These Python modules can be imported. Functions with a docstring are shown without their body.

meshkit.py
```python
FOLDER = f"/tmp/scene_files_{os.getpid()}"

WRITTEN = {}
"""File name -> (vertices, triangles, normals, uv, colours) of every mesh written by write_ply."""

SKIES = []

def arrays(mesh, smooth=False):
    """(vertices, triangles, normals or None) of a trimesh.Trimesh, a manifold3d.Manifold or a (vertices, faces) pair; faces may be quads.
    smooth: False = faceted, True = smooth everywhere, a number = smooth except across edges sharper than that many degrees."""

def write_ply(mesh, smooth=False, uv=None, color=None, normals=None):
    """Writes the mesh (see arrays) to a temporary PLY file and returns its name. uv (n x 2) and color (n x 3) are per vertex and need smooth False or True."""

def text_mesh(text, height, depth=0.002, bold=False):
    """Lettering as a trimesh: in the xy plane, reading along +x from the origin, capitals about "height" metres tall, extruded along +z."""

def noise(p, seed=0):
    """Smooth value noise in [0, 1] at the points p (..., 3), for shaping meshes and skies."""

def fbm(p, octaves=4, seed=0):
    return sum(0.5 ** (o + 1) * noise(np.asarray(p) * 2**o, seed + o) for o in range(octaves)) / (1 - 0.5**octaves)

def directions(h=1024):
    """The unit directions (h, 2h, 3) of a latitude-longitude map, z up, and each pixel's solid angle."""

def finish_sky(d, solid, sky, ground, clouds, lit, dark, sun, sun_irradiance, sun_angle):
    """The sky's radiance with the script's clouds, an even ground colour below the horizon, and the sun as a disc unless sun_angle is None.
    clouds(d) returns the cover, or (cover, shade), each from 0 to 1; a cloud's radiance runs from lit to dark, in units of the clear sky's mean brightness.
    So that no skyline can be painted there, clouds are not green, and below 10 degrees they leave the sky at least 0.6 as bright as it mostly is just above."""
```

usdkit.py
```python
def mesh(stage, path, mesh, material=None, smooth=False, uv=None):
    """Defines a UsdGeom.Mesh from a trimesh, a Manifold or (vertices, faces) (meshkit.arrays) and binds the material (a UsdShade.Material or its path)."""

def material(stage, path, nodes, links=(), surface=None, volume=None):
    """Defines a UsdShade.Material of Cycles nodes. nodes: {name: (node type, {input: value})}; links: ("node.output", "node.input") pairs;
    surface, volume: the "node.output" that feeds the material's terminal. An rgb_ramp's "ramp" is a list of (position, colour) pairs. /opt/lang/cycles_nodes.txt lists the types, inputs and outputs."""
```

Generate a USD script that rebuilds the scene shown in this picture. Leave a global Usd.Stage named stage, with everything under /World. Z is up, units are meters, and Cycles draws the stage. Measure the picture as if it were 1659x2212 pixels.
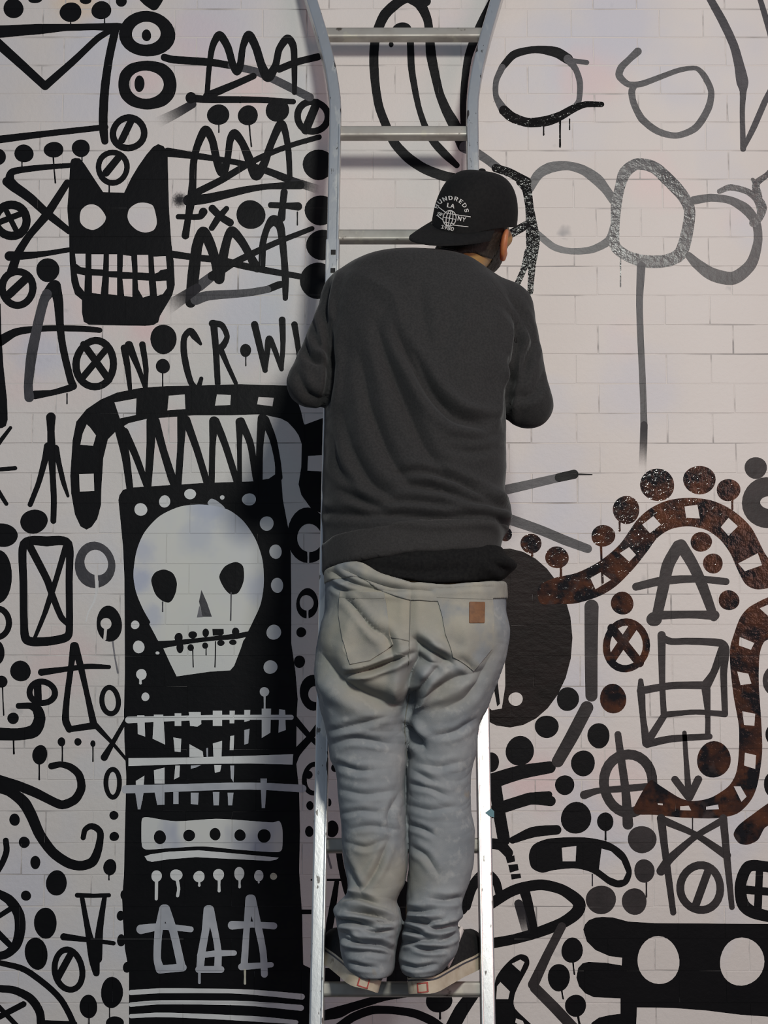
import math, random
import numpy as np
import trimesh
import shapely
from shapely import affinity
from shapely.geometry import Polygon, Point, box, LineString, MultiPolygon
from shapely.ops import unary_union
from shapely.strtree import STRtree
import manifold3d as m3
from manifold3d import Manifold
from scipy.interpolate import PchipInterpolator, LinearNDInterpolator
from scipy.spatial import cKDTree
from pxr import Usd, UsdGeom, UsdLux, UsdShade, Gf, Sdf, Vt
import usdkit, meshkit

random.seed(7)
rng = np.random.default_rng(7)
stage = Usd.Stage.CreateInMemory()
UsdGeom.SetStageUpAxis(stage, 'Z')
UsdGeom.SetStageMetersPerUnit(stage, 1.0)
UsdGeom.Xform.Define(stage, '/World')

# ------------------------------------------------------------------ camera, light, exposure
W, H, FPX = 1659, 2212, 3647.0
CAM = np.array([0.0, -4.2, 1.6])
PITCH = math.radians(7.0)
EXPOSURE = 0.04
cam = UsdGeom.Camera.Define(stage, '/World/camera')
cam.CreateHorizontalApertureAttr(36.0)
cam.CreateFocalLengthAttr(36.0 * FPX / W)
cam.CreateClippingRangeAttr(Gf.Vec2f(0.05, 200.0))
cam.CreateExposureAttr(EXPOSURE)
cam.AddTranslateOp().Set(Gf.Vec3d(*CAM))
cam.AddRotateXOp().Set(90.0 + math.degrees(PITCH))


def light(name, kind, pos, aim, size, color, intensity):
    """A lamp at pos whose front looks at aim."""
    l = kind.Define(stage, '/World/' + name)
    d = np.array(aim, float) - np.array(pos, float)
    d /= np.linalg.norm(d)
    z = -d
    x = np.cross([0, 0, 1.0], z); x /= np.linalg.norm(x)
    y = np.cross(z, x)
    m = Gf.Matrix4d(*x, 0, *y, 0, *z, 0, *map(float, pos), 1)
    l.AddTransformOp().Set(m)
    if kind is UsdLux.DiskLight:
        l.CreateRadiusAttr(size)
    else:
        l.CreateWidthAttr(size[0]); l.CreateHeightAttr(size[1])
    l.CreateColorAttr(Gf.Vec3f(*color)); l.CreateIntensityAttr(intensity)


# a lamp up to the right of the viewer, a broad reddish glow from the right, and a dim bluish surround
light('lamp', UsdLux.DiskLight, (0.72, -3.6, 3.40), (0.6, 0.0, 0.8), 0.24, (0.98, 0.99, 0.92), 146.0)
light('side_lamp', UsdLux.RectLight, (2.7, -3.6, 3.0), (0.3, 0.0, 2.0), (2.0, 1.8), (1.0, 0.54, 0.45), 3.1)
dome = UsdLux.DomeLight.Define(stage, '/World/surround')
dome.CreateColorAttr(Gf.Vec3f(0.74, 0.90, 1.12)); dome.CreateIntensityAttr(0.074)

# ------------------------------------------------------------------ pixel <-> space
CP, SP = math.cos(PITCH), math.sin(PITCH)


def ray(px, py):
    u, v = (np.asarray(px, float) - W / 2) / FPX, (H / 2 - np.asarray(py, float)) / FPX
    return np.stack(np.broadcast_arrays(u, CP - v * SP, SP + v * CP), -1)


def at_y(px, py, y):
    """The point of the plane at depth y seen at a pixel."""
    d = ray(px, py)
    t = (np.asarray(y, float) - CAM[1]) / d[..., 1]
    return CAM + d * t[..., None]


def to_px(p):
    q = np.asarray(p, float) - CAM
    w = q[..., 1] * CP + q[..., 2] * SP
    return np.stack([W / 2 + FPX * q[..., 0] / w, H / 2 - FPX * (q[..., 2] * CP - q[..., 1] * SP) / w], -1)


# ------------------------------------------------------------------ prims
_used = {}


def path_for(name, parent):
    base = f'{parent}/{name}'
    n = _used.get(base, 0)
    _used[base] = n + 1
    return base if n == 0 else f'{base}_{n:03d}'


def tag(path, label=None, category=None, group=None, kind=None):
    p = stage.GetPrimAtPath(path)
    for k, v in (('label', label), ('category', category), ('group', group), ('kind', kind)):
        if v:
            p.SetCustomDataByKey(k, v)


def thing(name, label, category=None, kind=None, group=None):
    path = path_for(name, '/World')
    UsdGeom.Xform.Define(stage, path)
    tag(path, label, category, group, kind)
    return path


def obj(name, mesh, mat, parent='/World', label=None, smooth=False, kind=None, category=None):
    path = path_for(name, parent)
    usdkit.mesh(stage, path, mesh, mat, smooth=smooth)
    tag(path, label, category, None, kind)
    return path


# ------------------------------------------------------------------ materials
def material(name, c1, c2=None, scale=8.0, detail=3.0, rough=0.5, rough2=None, bump=0.0, bump_scale=200.0, bump_detail=3.0, metallic=0.0,
             ramp=(0.35, 0.65), spec=0.5, coat=0.0, sheen=0.0, extra=None, distort=0.0, stretch=None, sss=0.0, coat_rough=0.08, blobs=None):
    """A principled surface whose colour runs between two tones by noise in world space. extra: (colour, noise scale, low, high) layers."""
    n = {'pos': ('geometry', {}), 'p': ('principled_bsdf', dict(roughness=rough, metallic=metallic, specular_ior_level=spec, coat_weight=coat,
                                                             coat_roughness=coat_rough, sheen_weight=sheen, sheen_roughness=0.4))}
    links = []
    src = 'pos.position'
    if stretch:
        n['map'] = ('mapping', {'scale': stretch})
        links.append(('pos.position', 'map.vector')); src = 'map.vector'
    if sss:
        n['p'][1].update(subsurface_weight=sss, subsurface_scale=0.01)
    col = None
    if c2 is None:
        n['p'][1]['base_color'] = c1
    else:
        n['n1'] = ('noise_texture', dict(scale=scale, detail=detail, roughness=0.6, distortion=distort))
        n['r1'] = ('rgb_ramp', {'ramp': [(0, c1), (ramp[0], c1), (ramp[1], c2), (1, c2)]})
        links += [(src, 'n1.vector'), ('n1.fac', 'r1.fac')]
        col = 'r1.color'
        if rough2 is not None:
            n['rr'] = ('map_range', dict(from_min=ramp[0], from_max=ramp[1], to_min=rough, to_max=rough2, clamp=True))
            links += [('n1.fac', 'rr.value'), ('rr.result', 'p.roughness')]
    for i, (c, sc, lo, hi) in enumerate(extra or []):
        n[f'xo{i}'] = ('mapping', {'location': (3.1 * i + 1.7, 7.3 * i, 2.9 * i)})
        n[f'xn{i}'] = ('noise_texture', dict(scale=sc, detail=3.0, roughness=0.55))
        n[f'xr{i}'] = ('map_range', dict(from_min=lo, from_max=hi, clamp=True))
        n[f'xm{i}'] = ('mix_color', {'b': c} if col else {'b': c, 'a': c1})
        links += [(src, f'xo{i}.vector'), (f'xo{i}.vector', f'xn{i}.vector'), (f'xn{i}.fac', f'xr{i}.value'), (f'xr{i}.result', f'xm{i}.fac')]
        if col:
            links.append((col, f'xm{i}.a'))
        col = f'xm{i}.result'
    for i, (c, at, rad, amount) in enumerate(blobs or []):                  # stains with a place of their own
        n[f'bd{i}'] = ('vector_math', {'math_type': 'distance', 'vector2': tuple(map(float, at))})
        n[f'bs{i}'] = ('noise_texture', dict(scale=0.9 / rad, detail=4.0, roughness=0.6))
        n[f'ba{i}'] = ('math', {'math_type': 'multiply_add', 'value2': -1.3 * rad})
        n[f'br{i}'] = ('map_range', dict(range_type='smoothstep', from_min=0.75 * rad, from_max=-0.35 * rad, to_min=0.0, to_max=amount, clamp=True))
        n[f'bm{i}'] = ('mix_color', {'b': c} if col else {'b': c, 'a': c1})
        links += [('pos.position', f'bd{i}.vector1'), ('pos.position', f'bs{i}.vector'), (f'bs{i}.fac', f'ba{i}.value1'), (f'bd{i}.value', f'ba{i}.value3'), (f'ba{i}.value', f'br{i}.value'), (f'br{i}.result', f'bm{i}.fac')]
        if col:
            links.append((col, f'bm{i}.a'))
        col = f'bm{i}.result'
    if col:
        links.append((col, 'p.base_color'))
    if bump:
        n['bn'] = ('noise_texture', dict(scale=bump_scale, detail=bump_detail, roughness=0.6))
        n['b'] = ('bump', dict(strength=1.0, distance=bump))
        links += [(src, 'bn.vector'), ('bn.fac', 'b.height'), ('b.normal', 'p.normal')]
        if coat:
            links.append(('b.normal', 'p.coat_normal'))
    return usdkit.material(stage, '/World/Looks/' + name, n, links, surface='p.BSDF')


PINK, PEACH, LILAC = (0.66, 0.51, 0.50), (0.68, 0.55, 0.42), (0.52, 0.525, 0.59)
WALL_C, WALL_C2 = (0.605, 0.565, 0.535), (0.645, 0.610, 0.585)
M = {}
M['wall'] = material('white_masonry_paint', WALL_C, WALL_C2, scale=1.6, rough=0.62, bump=0.0011, bump_scale=70.0, bump_detail=5, spec=0.35,
                     extra=[((0.55, 0.55, 0.59), 2.6, 0.53, 0.72), ((0.67, 0.56, 0.54), 2.1, 0.58, 0.74), ((0.36, 0.35, 0.35), 9.0, 0.72, 0.80)],
                     blobs=[(c, at_y(x, y, 0.0), r, k) for c, x, y, r, k in (
                         (PINK, 440, 105, 0.10, 0.8), (PINK, 300, 175, 0.06, 0.7), (PINK, 545, 190, 0.07, 0.6), (PINK, 315, 705, 0.05, 0.9), (PINK, 1145, 1685, 0.07, 0.8), (PINK, 1275, 165, 0.09, 0.6), (PINK, 130, 1430, 0.09, 0.5), (PINK, 365, 940, 0.07, 0.5),
                         (PEACH, 160, 5, 0.06, 0.9), (LILAC, 1340, 45, 0.12, 0.7), (LILAC, 470, 50, 0.14, 0.6), (LILAC, 190, 210, 0.12, 0.5), (LILAC, 545, 690, 0.12, 0.7), (LILAC, 90, 770, 0.07, 0.7), (LILAC, 60, 1900, 0.10, 0.6), (LILAC, 1380, 840, 0.11, 0.5), (LILAC, 1250, 1480, 0.10, 0.6))])
M['wall_dirt'] = material('dusty_joint_paint', (0.605, 0.57, 0.545), (0.26, 0.245, 0.24), scale=7.0, rough=0.75, ramp=(0.50, 0.68), stretch=(0.55, 1, 1.6), bump=0.001, bump_scale=80)
M['k'] = material('black_paint', (0.0030, 0.0030, 0.0038), (0.0055, 0.0052, 0.0060), scale=9, rough=0.5, rough2=0.42, bump=0.0006, bump_scale=60, bump_detail=4, spec=0.12)
M['kw'] = material('black_paint_still_wet', (0.007, 0.0065, 0.0065), (0.014, 0.013, 0.013), scale=25, rough=0.07, bump=0.0022, bump_scale=62, bump_detail=3, spec=0.09)
M['g'] = material('thin_black_spray', (0.020, 0.019, 0.023), (0.048, 0.044, 0.052), scale=7, rough=0.5, bump=0.0008, bump_scale=60)
M['g3'] = material('thin_grey_spray', (0.036, 0.035, 0.038), (0.075, 0.072, 0.077), scale=8, rough=0.45, bump=0.0008, bump_scale=60)
M['g2'] = material('faded_black_spray', (0.115, 0.110, 0.122), (0.20, 0.19, 0.205), scale=14, rough=0.55, ramp=(0.3, 0.7))
M['gb'] = material('brown_grey_spray', (0.017, 0.0145, 0.015), (0.036, 0.030, 0.031), scale=10, rough=0.5, spec=0.25, bump=0.0008, bump_scale=60)
M['s'] = material('wet_black_grey_sheen', (0.060, 0.058, 0.060), (0.11, 0.107, 0.11), scale=9, rough=0.24, rough2=0.40, bump=0.0022, bump_scale=55, bump_detail=3, spec=0.4)  # wet black paint; its grey reflected sheen is put into the base colour
M['b'] = material('wet_brown_black', (0.020, 0.009, 0.0065), (0.085, 0.029, 0.011), scale=15, rough=0.10, bump=0.0018, bump_scale=60, bump_detail=3, spec=0.35,
                  extra=[((0.007, 0.005, 0.005), 17, 0.47, 0.58), ((0.045, 0.031, 0.028), 19, 0.60, 0.72)])  # glossy, base colour mottled between near black and red-brown
M['bd'] = material('brown_black_roller_paint', (0.008, 0.006, 0.0055), (0.016, 0.011, 0.0105), scale=7, rough=0.5, bump=0.0018, bump_scale=38, bump_detail=4, spec=0.12,
                   stretch=(1, 1, 1.6))
M['w'] = material('white_spray', (0.60, 0.59, 0.585), (0.66, 0.65, 0.64), scale=6, rough=0.6, bump=0.0006, bump_scale=60)
M['wl'] = material('thin_white_spray', (0.33, 0.335, 0.37), (0.46, 0.46, 0.49), scale=10, rough=0.6)
M['wc'] = material('cream_drip', (0.50, 0.47, 0.36), (0.56, 0.54, 0.44), scale=20, rough=0.5)
M['skull'] = material('brushed_white', (0.62, 0.60, 0.555), (0.56, 0.555, 0.56), scale=5, rough=0.6, stretch=(1.0, 1.0, 0.6),
                      extra=[((0.33, 0.345, 0.44), 7, 0.60, 0.78)],
                      blobs=[((0.40, 0.42, 0.52), at_y(x, y, 0.0), r, k) for x, y, r, k in ((455, 1095, 0.05, 0.8), (300, 1250, 0.035, 0.9), (310, 1190, 0.03, 0.6), (560, 1270, 0.04, 0.6), (430, 1160, 0.05, 0.5), (520, 1130, 0.05, 0.5), (330, 1330, 0.03, 0.6))])
M['alu'] = material('worn_aluminium', (0.62, 0.62, 0.62), (0.50, 0.50, 0.50), scale=18, rough=0.34, rough2=0.42, metallic=0.92, stretch=(1, 1, 0.25), bump=0.0003, bump_scale=120,
                    extra=[((0.72, 0.70, 0.66), 30, 0.56, 0.62), ((0.10, 0.09, 0.085), 38, 0.65, 0.67), ((0.16, 0.15, 0.14), 95, 0.66, 0.70)])
M['rung'] = material('worn_rung_aluminium', (0.42, 0.40, 0.36), (0.31, 0.29, 0.26), scale=14, rough=0.42, rough2=0.6, metallic=0.45,
                     extra=[((0.42, 0.40, 0.34), 22, 0.60, 0.66), ((0.10, 0.085, 0.07), 34, 0.66, 0.72)])
M['slot'] = material('dark_slot', (0.006, 0.006, 0.006), rough=0.8)
M['rubber'] = material('black_rubber', (0.015, 0.015, 0.015), rough=0.7)
M['teal'] = material('teal_sticker', (0.012, 0.10, 0.135), (0.02, 0.14, 0.18), scale=40, rough=0.5)
M['floor'] = material('grey_concrete', (0.045, 0.042, 0.040), (0.075, 0.070, 0.066), scale=3, rough=0.85, bump=0.001, bump_scale=90)



def fading(name, c, px, solid, gone):
    """Spray that thins out with the distance (px at the wall) from where the can was closest."""
    k = 0.00118
    return usdkit.material(stage, '/World/Looks/' + name, {
        'pos': ('geometry', {}), 'p': ('principled_bsdf', dict(base_color=c, roughness=0.6, specular_ior_level=0.2)), 't': ('transparent_bsdf', {}),
        'd': ('vector_math', {'math_type': 'distance', 'vector2': tuple(map(float, at_y(px[0], px[1], 0.0)))}),
        'n': ('noise_texture', dict(scale=240.0, detail=2.0)), 'a': ('math', {'math_type': 'multiply_add', 'value2': 14 * k, 'value3': -7 * k}), 's': ('math', {'math_type': 'add'}),
        'r': ('map_range', dict(range_type='smoothstep', from_min=solid * k, from_max=gone * k, to_min=0.92, to_max=0.0, clamp=True)), 'm': ('mix_closure', {})},
        [('pos.position', 'd.vector1'), ('pos.position', 'n.vector'), ('n.fac', 'a.value1'), ('a.value', 's.value1'), ('d.value', 's.value2'), ('s.value', 'r.value'), ('r.result', 'm.fac'), ('t.BSDF', 'm.closure1'), ('p.BSDF', 'm.closure2')], surface='m.closure')


FG = (0.018, 0.017, 0.021)
M['fa'] = fading('spray_fading_under_crown', FG, (425, 218), 12, 105)
M['fb'] = fading('spray_fading_crown_end', FG, (638, 393), 8, 62)
M['fc'] = fading('spray_puff', FG, (388, 432), 2, 21)
M['fd'] = fading('spray_fading_chin', FG, (425, 618), 10, 90)
M['fe'] = fading('spray_fading_drip', (0.045, 0.043, 0.047), (1391, 915), 8, 105)
M['ff'] = fading('spray_fading_petal', FG, (1122, 1960), 6, 75)
# ------------------------------------------------------------------ the setting
def slab(x0, x1, y0, y1, z0, z1):
    m = trimesh.creation.box([x1 - x0, y1 - y0, z1 - z0]); m.apply_translation([(x0 + x1) / 2, (y0 + y1) / 2, (z0 + z1) / 2])
    return m


WX0, WX1, WZ1 = -2.9, 2.9, 4.1
obj('floor', slab(WX0 - 0.3, WX1 + 0.3, -6.0, 0.16, -0.12, 0.0), M['floor'], label='grey concrete ground in front of the painted brick wall', kind='structure')
wall = thing('wall_back', 'white painted brick wall covered with a black and white graffiti mural', kind='structure')
obj('mortar', slab(WX0, WX1, 0.0006, 0.16, 0.0, WZ1), M['wall_dirt'], wall)

COURSE, PERIOD, JOINT = 0.0762, 0.3431, 0.0021
Z0 = 2.595 - 34 * COURSE
bricks, brick_boxes = [], []                       # (x0, x1, z0, z1, proud)
row = 0
while Z0 + row * COURSE < WZ1 - 0.02:
    z0, z1 = Z0 + row * COURSE, Z0 + (row + 1) * COURSE
    x = 0.4858 + (0.0572 + 0.1144 if (row - 34) % 2 else 0.0) - 16 * PERIOD
    while x < WX1:
        for ln in (0.2287, 0.1144):
            a, b = max(x, WX0), min(x + ln, WX1)
            if b - a > 0.03:
                bricks.append((a + JOINT / 2, b - JOINT / 2, max(z0, 0.002) + JOINT / 2, min(z1, WZ1) - JOINT / 2, float(rng.uniform(0.0, 0.0005))))
            x += ln
    row += 1


def brick_mesh(x0, x1, z0, z1, off):
    j = lambda: rng.uniform(-0.0008, 0.0008)
    b = 0.0009
    o = [(x0 + j(), z0 + j()), (x1 + j(), z0 + j()), (x1 + j(), z1 + j()), (x0 + j(), z1 + j())]
    c = [(o[0][0] + b, o[0][1] + b), (o[1][0] - b, o[1][1] + b), (o[2][0] - b, o[2][1] - b), (o[3][0] + b, o[3][1] - b)]
    v = [(x, -off, z) for x, z in c] + [(x, 0.0012, z) for x, z in o] + [(x, 0.03, z) for x, z in o]
    f = [(0, 1, 2), (0, 2, 3)]
    for k in range(4):
        n = (k + 1) % 4
        f += [(k, k + 4, n + 4), (k, n + 4, n), (k + 4, k + 8, n + 8), (k + 4, n + 8, n + 4)]
    return np.array(v), np.array(f)


def seen(bk):
    """Roughly how much of the picture a brick fills (the man and the frame's edges taken off)."""
    p = to_px(np.array([((bk[0] + bk[1]) / 2, 0, (bk[2] + bk[3]) / 2), (bk[0], 0, bk[2]), (bk[1], 0, bk[3])]))
    x, y = p[0]
    (xa, ya), (xb, yb) = p[1], p[2]
    w = max(0, min(xb, W) - max(xa, 0)) * max(0, min(ya, H) - max(yb, 0))
    if 705 < x < 1090 and 560 < y < 2090:
        w *= 0.02
    if 255 < x < 660 and y > 1060:
        w *= 0.8
    return w * (1.0 + 0.3 * (x > 1040))


order = sorted(range(len(bricks)), key=lambda i: -seen(bricks[i]))
for i in order[:300]:
    obj('brick', brick_mesh(*bricks[i]), M['wall'], wall)
rest_v, rest_f, n = [], [], 0
for i in order[300:]:
    v, f = brick_mesh(*bricks[i])
    rest_v.append(v); rest_f.append(f + n); n += len(v)
obj('further_bricks', (np.vstack(rest_v), np.vstack(rest_f)), M['wall'], wall, kind='stuff')
brick_polys = [box(b[0], b[2], b[1], b[3]) for b in bricks]
brick_tree = STRtree(brick_polys)

# ------------------------------------------------------------------ the mural: flat paint on the bricks and in the joints
_c = [0.0, 0.0, 1.0]


def C(ox, oy, k):
    """Traced coordinates that follow are counted from (ox, oy) in steps of k pixels."""
    _c[:] = [ox, oy, k]


def _tr(pts):
    a = np.array([(p[0], p[1]) for p in pts], float)
    return a * _c[2] + [_c[0], _c[1]]


def _spline(a, closed, n=6):
    """Catmull-Rom through the rows of a."""
    a = np.asarray(a, float)
    if len(a) < 3 and not closed:
        t = np.linspace(0, 1, n + 1)[:, None]
        return a[0] * (1 - t) + a[-1] * t
    q = np.vstack([a[-1], a, a[0], a[1]]) if closed else np.vstack([2 * a[0] - a[1], a, 2 * a[-1] - a[-2]])
    out = []
    for i in range(1, len(q) - 2):
        p0, p1, p2, p3 = q[i - 1:i + 3]
        # centripetal-ish damping keeps sharp turns from looping
        m1, m2 = 0.42 * (p2 - p0), 0.42 * (p3 - p1)
        lim = 1.2 * np.linalg.norm((p2 - p1)[:2]) + 1e-9
        for m in (m1, m2):
            l = np.linalg.norm(m[:2])
            if l > lim:
                m *= lim / l
        t = np.linspace(0, 1, n, endpoint=False)[:, None]
        out.append((2 * t**3 - 3 * t**2 + 1) * p1 + (t**3 - 2 * t**2 + t) * m1 + (-2 * t**3 + 3 * t**2) * p2 + (t**3 - t**2) * m2)
    if not closed:
        out.append(q[-2][None])
    return np.vstack(out)


def s(*pts, w=None, closed=False):
    """A painted stroke: points (x, y, width)."""
    wd, last = [], w or 10
    for p in pts:
        last = p[2] if len(p) > 2 else last
        wd.append(last * _c[2])
    a = np.column_stack([_tr(pts), wd])
    q = _spline(a, closed)
    if closed:
        q = np.vstack([q, q[:1]])
    parts = []
    for (x0, y0, r0), (x1, y1, r1) in zip(q[:-1], q[1:]):
        parts.append(unary_union([Point(x0, y0).buffer(max(r0, 1) / 2, 5), Point(x1, y1).buffer(max(r1, 1) / 2, 5)]).convex_hull)
    return unary_union(parts).simplify(0.25)


def d(x, y, rx, ry=None, rot=0):
    """A painted dot, a little uneven."""
    ry = rx if ry is None else ry
    t = np.linspace(0, 2 * np.pi, 28, endpoint=False)
    ph = (x * 0.37 + y * 0.11) % 6.28
    r = 1 + 0.018 * np.sin(2 * t + ph) + 0.014 * np.sin(3 * t + 2 * ph)
    a = np.column_stack([rx * r * np.cos(t), ry * r * np.sin(t)])
    c_, s_ = math.cos(math.radians(rot)), math.sin(math.radians(rot))
    a = a @ np.array([[c_, s_], [-s_, c_]]) + [x, y]
    return Polygon(_tr(a))


def ring(x, y, rx, ry, w, rot=0):
    """A painted ring: outer radii and the stroke's width."""
    return d(x, y, rx, ry, rot).difference(d(x, y, rx - w, ry - w, rot))


def q(*pts):
    return Polygon(_tr(pts)).buffer(0)


def p(*pts):
    return Polygon(_spline(_tr(pts), True, 5)).buffer(0)


def drip(x, y0, y1, w=12, dx=0):
    return s((x, y0, w), (x + dx * 0.4, (y0 + y1) / 2, w * 0.8), (x + dx, y1, w))


def U(*g):
    return unary_union(g)


_layer = [0]


def film(shape, lift):
    """Pixels -> one mesh of paint lying on each brick's face and down in the joints."""
    shape = shapely.transform(shape.buffer(0), lambda a: at_y(a[:, 0], a[:, 1], 0.0)[:, [0, 2]])
    if not shape.is_valid:
        shape = shape.buffer(0)
    view = box(WX0 + 0.01, 0.01, WX1 - 0.01, WZ1 - 0.02)
    shape = shape.intersection(view)
    out = []

    def add(g, near, far):
        for part in getattr(g, 'geoms', [g]):
            if part.geom_type == 'Polygon' and part.area > 4e-7:
                try:
                    m = trimesh.creation.extrude_polygon(part, far - near, engine='earcut')
                except Exception:
                    continue
                v = np.array(m.vertices)
                out.append((np.column_stack([v[:, 0], far - v[:, 2], v[:, 1]]), np.array(m.faces)))
    hit = brick_tree.query(shape, predicate='intersects')
    for i in sorted(hit):
        add(shape.intersection(brick_polys[i]), -(bricks[i][4] + lift), 0.0009)
    add(shape.difference(unary_union([brick_polys[i] for i in hit])) if len(hit) else shape, 0.0007 - lift, 0.0015)
    if not out:
        return None
    n, vs, fs = 0, [], []
    for v, f in out:
        vs.append(v); fs.append(f + n); n += len(v)
    return np.vstack(vs), np.vstack(fs)


def paint(name, tone, *shapes, minus=(), label=None, parent=None, over=0):
    """One motif of the mural, a part of the wall (or, with parent, of another motif)."""
    g = unary_union(shapes)
    if minus:
        g = g.difference(unary_union(minus))
    _layer[0] += 1
    lift = 0.00022 + 0.000006 * (_layer[0] % 23) + 0.00022 * over
    m = film(g, lift)
    if m is None:
        return None
    return obj(name, m, M[tone], parent or wall, label)


dots = lambda tone, *g: [paint('painted_dot', tone, x) for x in g]
K = 420 / 1659
# --- upper left
C(0, 0, K)
dots('k', d(115, 72, 85), d(300, -5, 60, 32), U(d(603, 105, 92, 85), drip(603, 180, 205)), d(730, 0, 50, 36), U(d(865, 88, 85, 77), drip(893, 150, 198)), d(1035, 12, 46, 46))
paint('painted_drop', 'k', p((1185, -30), (1220, 30), (1270, 68), (1310, 88), (1350, 68), (1390, -30)))
paint('painted_envelope', 'k', q((-40, 220), (330, 205), (640, 205), (1000, 195), (1040, 200), (1030, 255), (960, 265), (800, 258), (560, 265), (350, 292), (0, 322), (-40, 326)),
      s((-40, 350, 85), (200, 565, 75), (385, 735, 70)), s((385, 735, 70), (640, 510, 60), (830, 330, 55), (960, 250, 50)),
      s((985, 250, 70), (930, 500, 70), (895, 750, 75), (880, 1000, 75), (885, 1130, 72), (895, 1205, 60)), s((-40, 1195, 68), (400, 1140, 55), (900, 1085, 50)),
      label='black envelope outline painted at the top left')
paint('painted_eye', 'k', d(1255, 290, 240, 195).difference(d(1248, 285, 123, 98)), d(1250, 302, 40, 50))
paint('painted_eye', 'k', p((1010, 727), (1030, 620), (1110, 545), (1258, 518), (1400, 545), (1480, 620), (1507, 727), (1480, 830), (1400, 905), (1258, 935), (1120, 905), (1035, 830)).difference(d(1248, 722, 146, 122)), d(1190, 715, 43, 70))
paint('painted_slashed_ring', 'k', ring(1097, 1135, 162, 158, 56), s((1120, 1030, 60), (1040, 1195, 62)))
paint('painted_slashed_ring', 'k', ring(962, 1430, 148, 152, 48), s((1015, 1340, 62), (905, 1475, 66)), drip(880, 1500, 1530, 14), drip(932, 1570, 1640, 14))
dots('k', d(-15, 1340, 66, 70), U(d(205, 1310, 82, 76), drip(188, 1380, 1425)), U(d(458, 1278, 83, 68), drip(455, 1340, 1560, 14, 18)), U(d(690, 1265, 78, 74), drip(700, 1330, 1375)))
paint('painted_smear', 'fa', s((1640, 890, 70), (1500, 970, 80), (1290, 1072, 100)))
paint('painted_blob', 'k', d(1630, 835, 48))
# --- crowns beside the ladder
C(350, 0, K)
paint('painted_line', 'k', s((20, 490, 62), (100, 510, 66), (400, 530, 65), (600, 562, 62)))
paint('painted_line', 'g', s((590, 560, 60), (800, 610, 66), (1000, 700, 70), (1260, 830, 72)))
paint('painted_crown', 'k', s((385, 810, 46), (400, 600, 45), (430, 400, 55), (490, 300, 70), (560, 400, 65), (605, 555, 62), (640, 612, 66), (668, 555, 62), (690, 400, 56), (740, 300, 76), (800, 400, 70), (850, 560, 72),
                              (905, 655, 92), (968, 560, 62), (1000, 420, 60), (1070, 330, 70), (1122, 400, 60), (1130, 600, 50), (1130, 790, 42)),
      s((385, 820, 70), (600, 730, 60), (780, 650, 55)), s((1000, 590, 62), (1150, 530, 60), (1330, 485, 62)), s((240, 835, 70), (380, 850, 62), (800, 852, 55), (1120, 868, 46)),
      label='topmost of the three black zigzag crowns')

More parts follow.
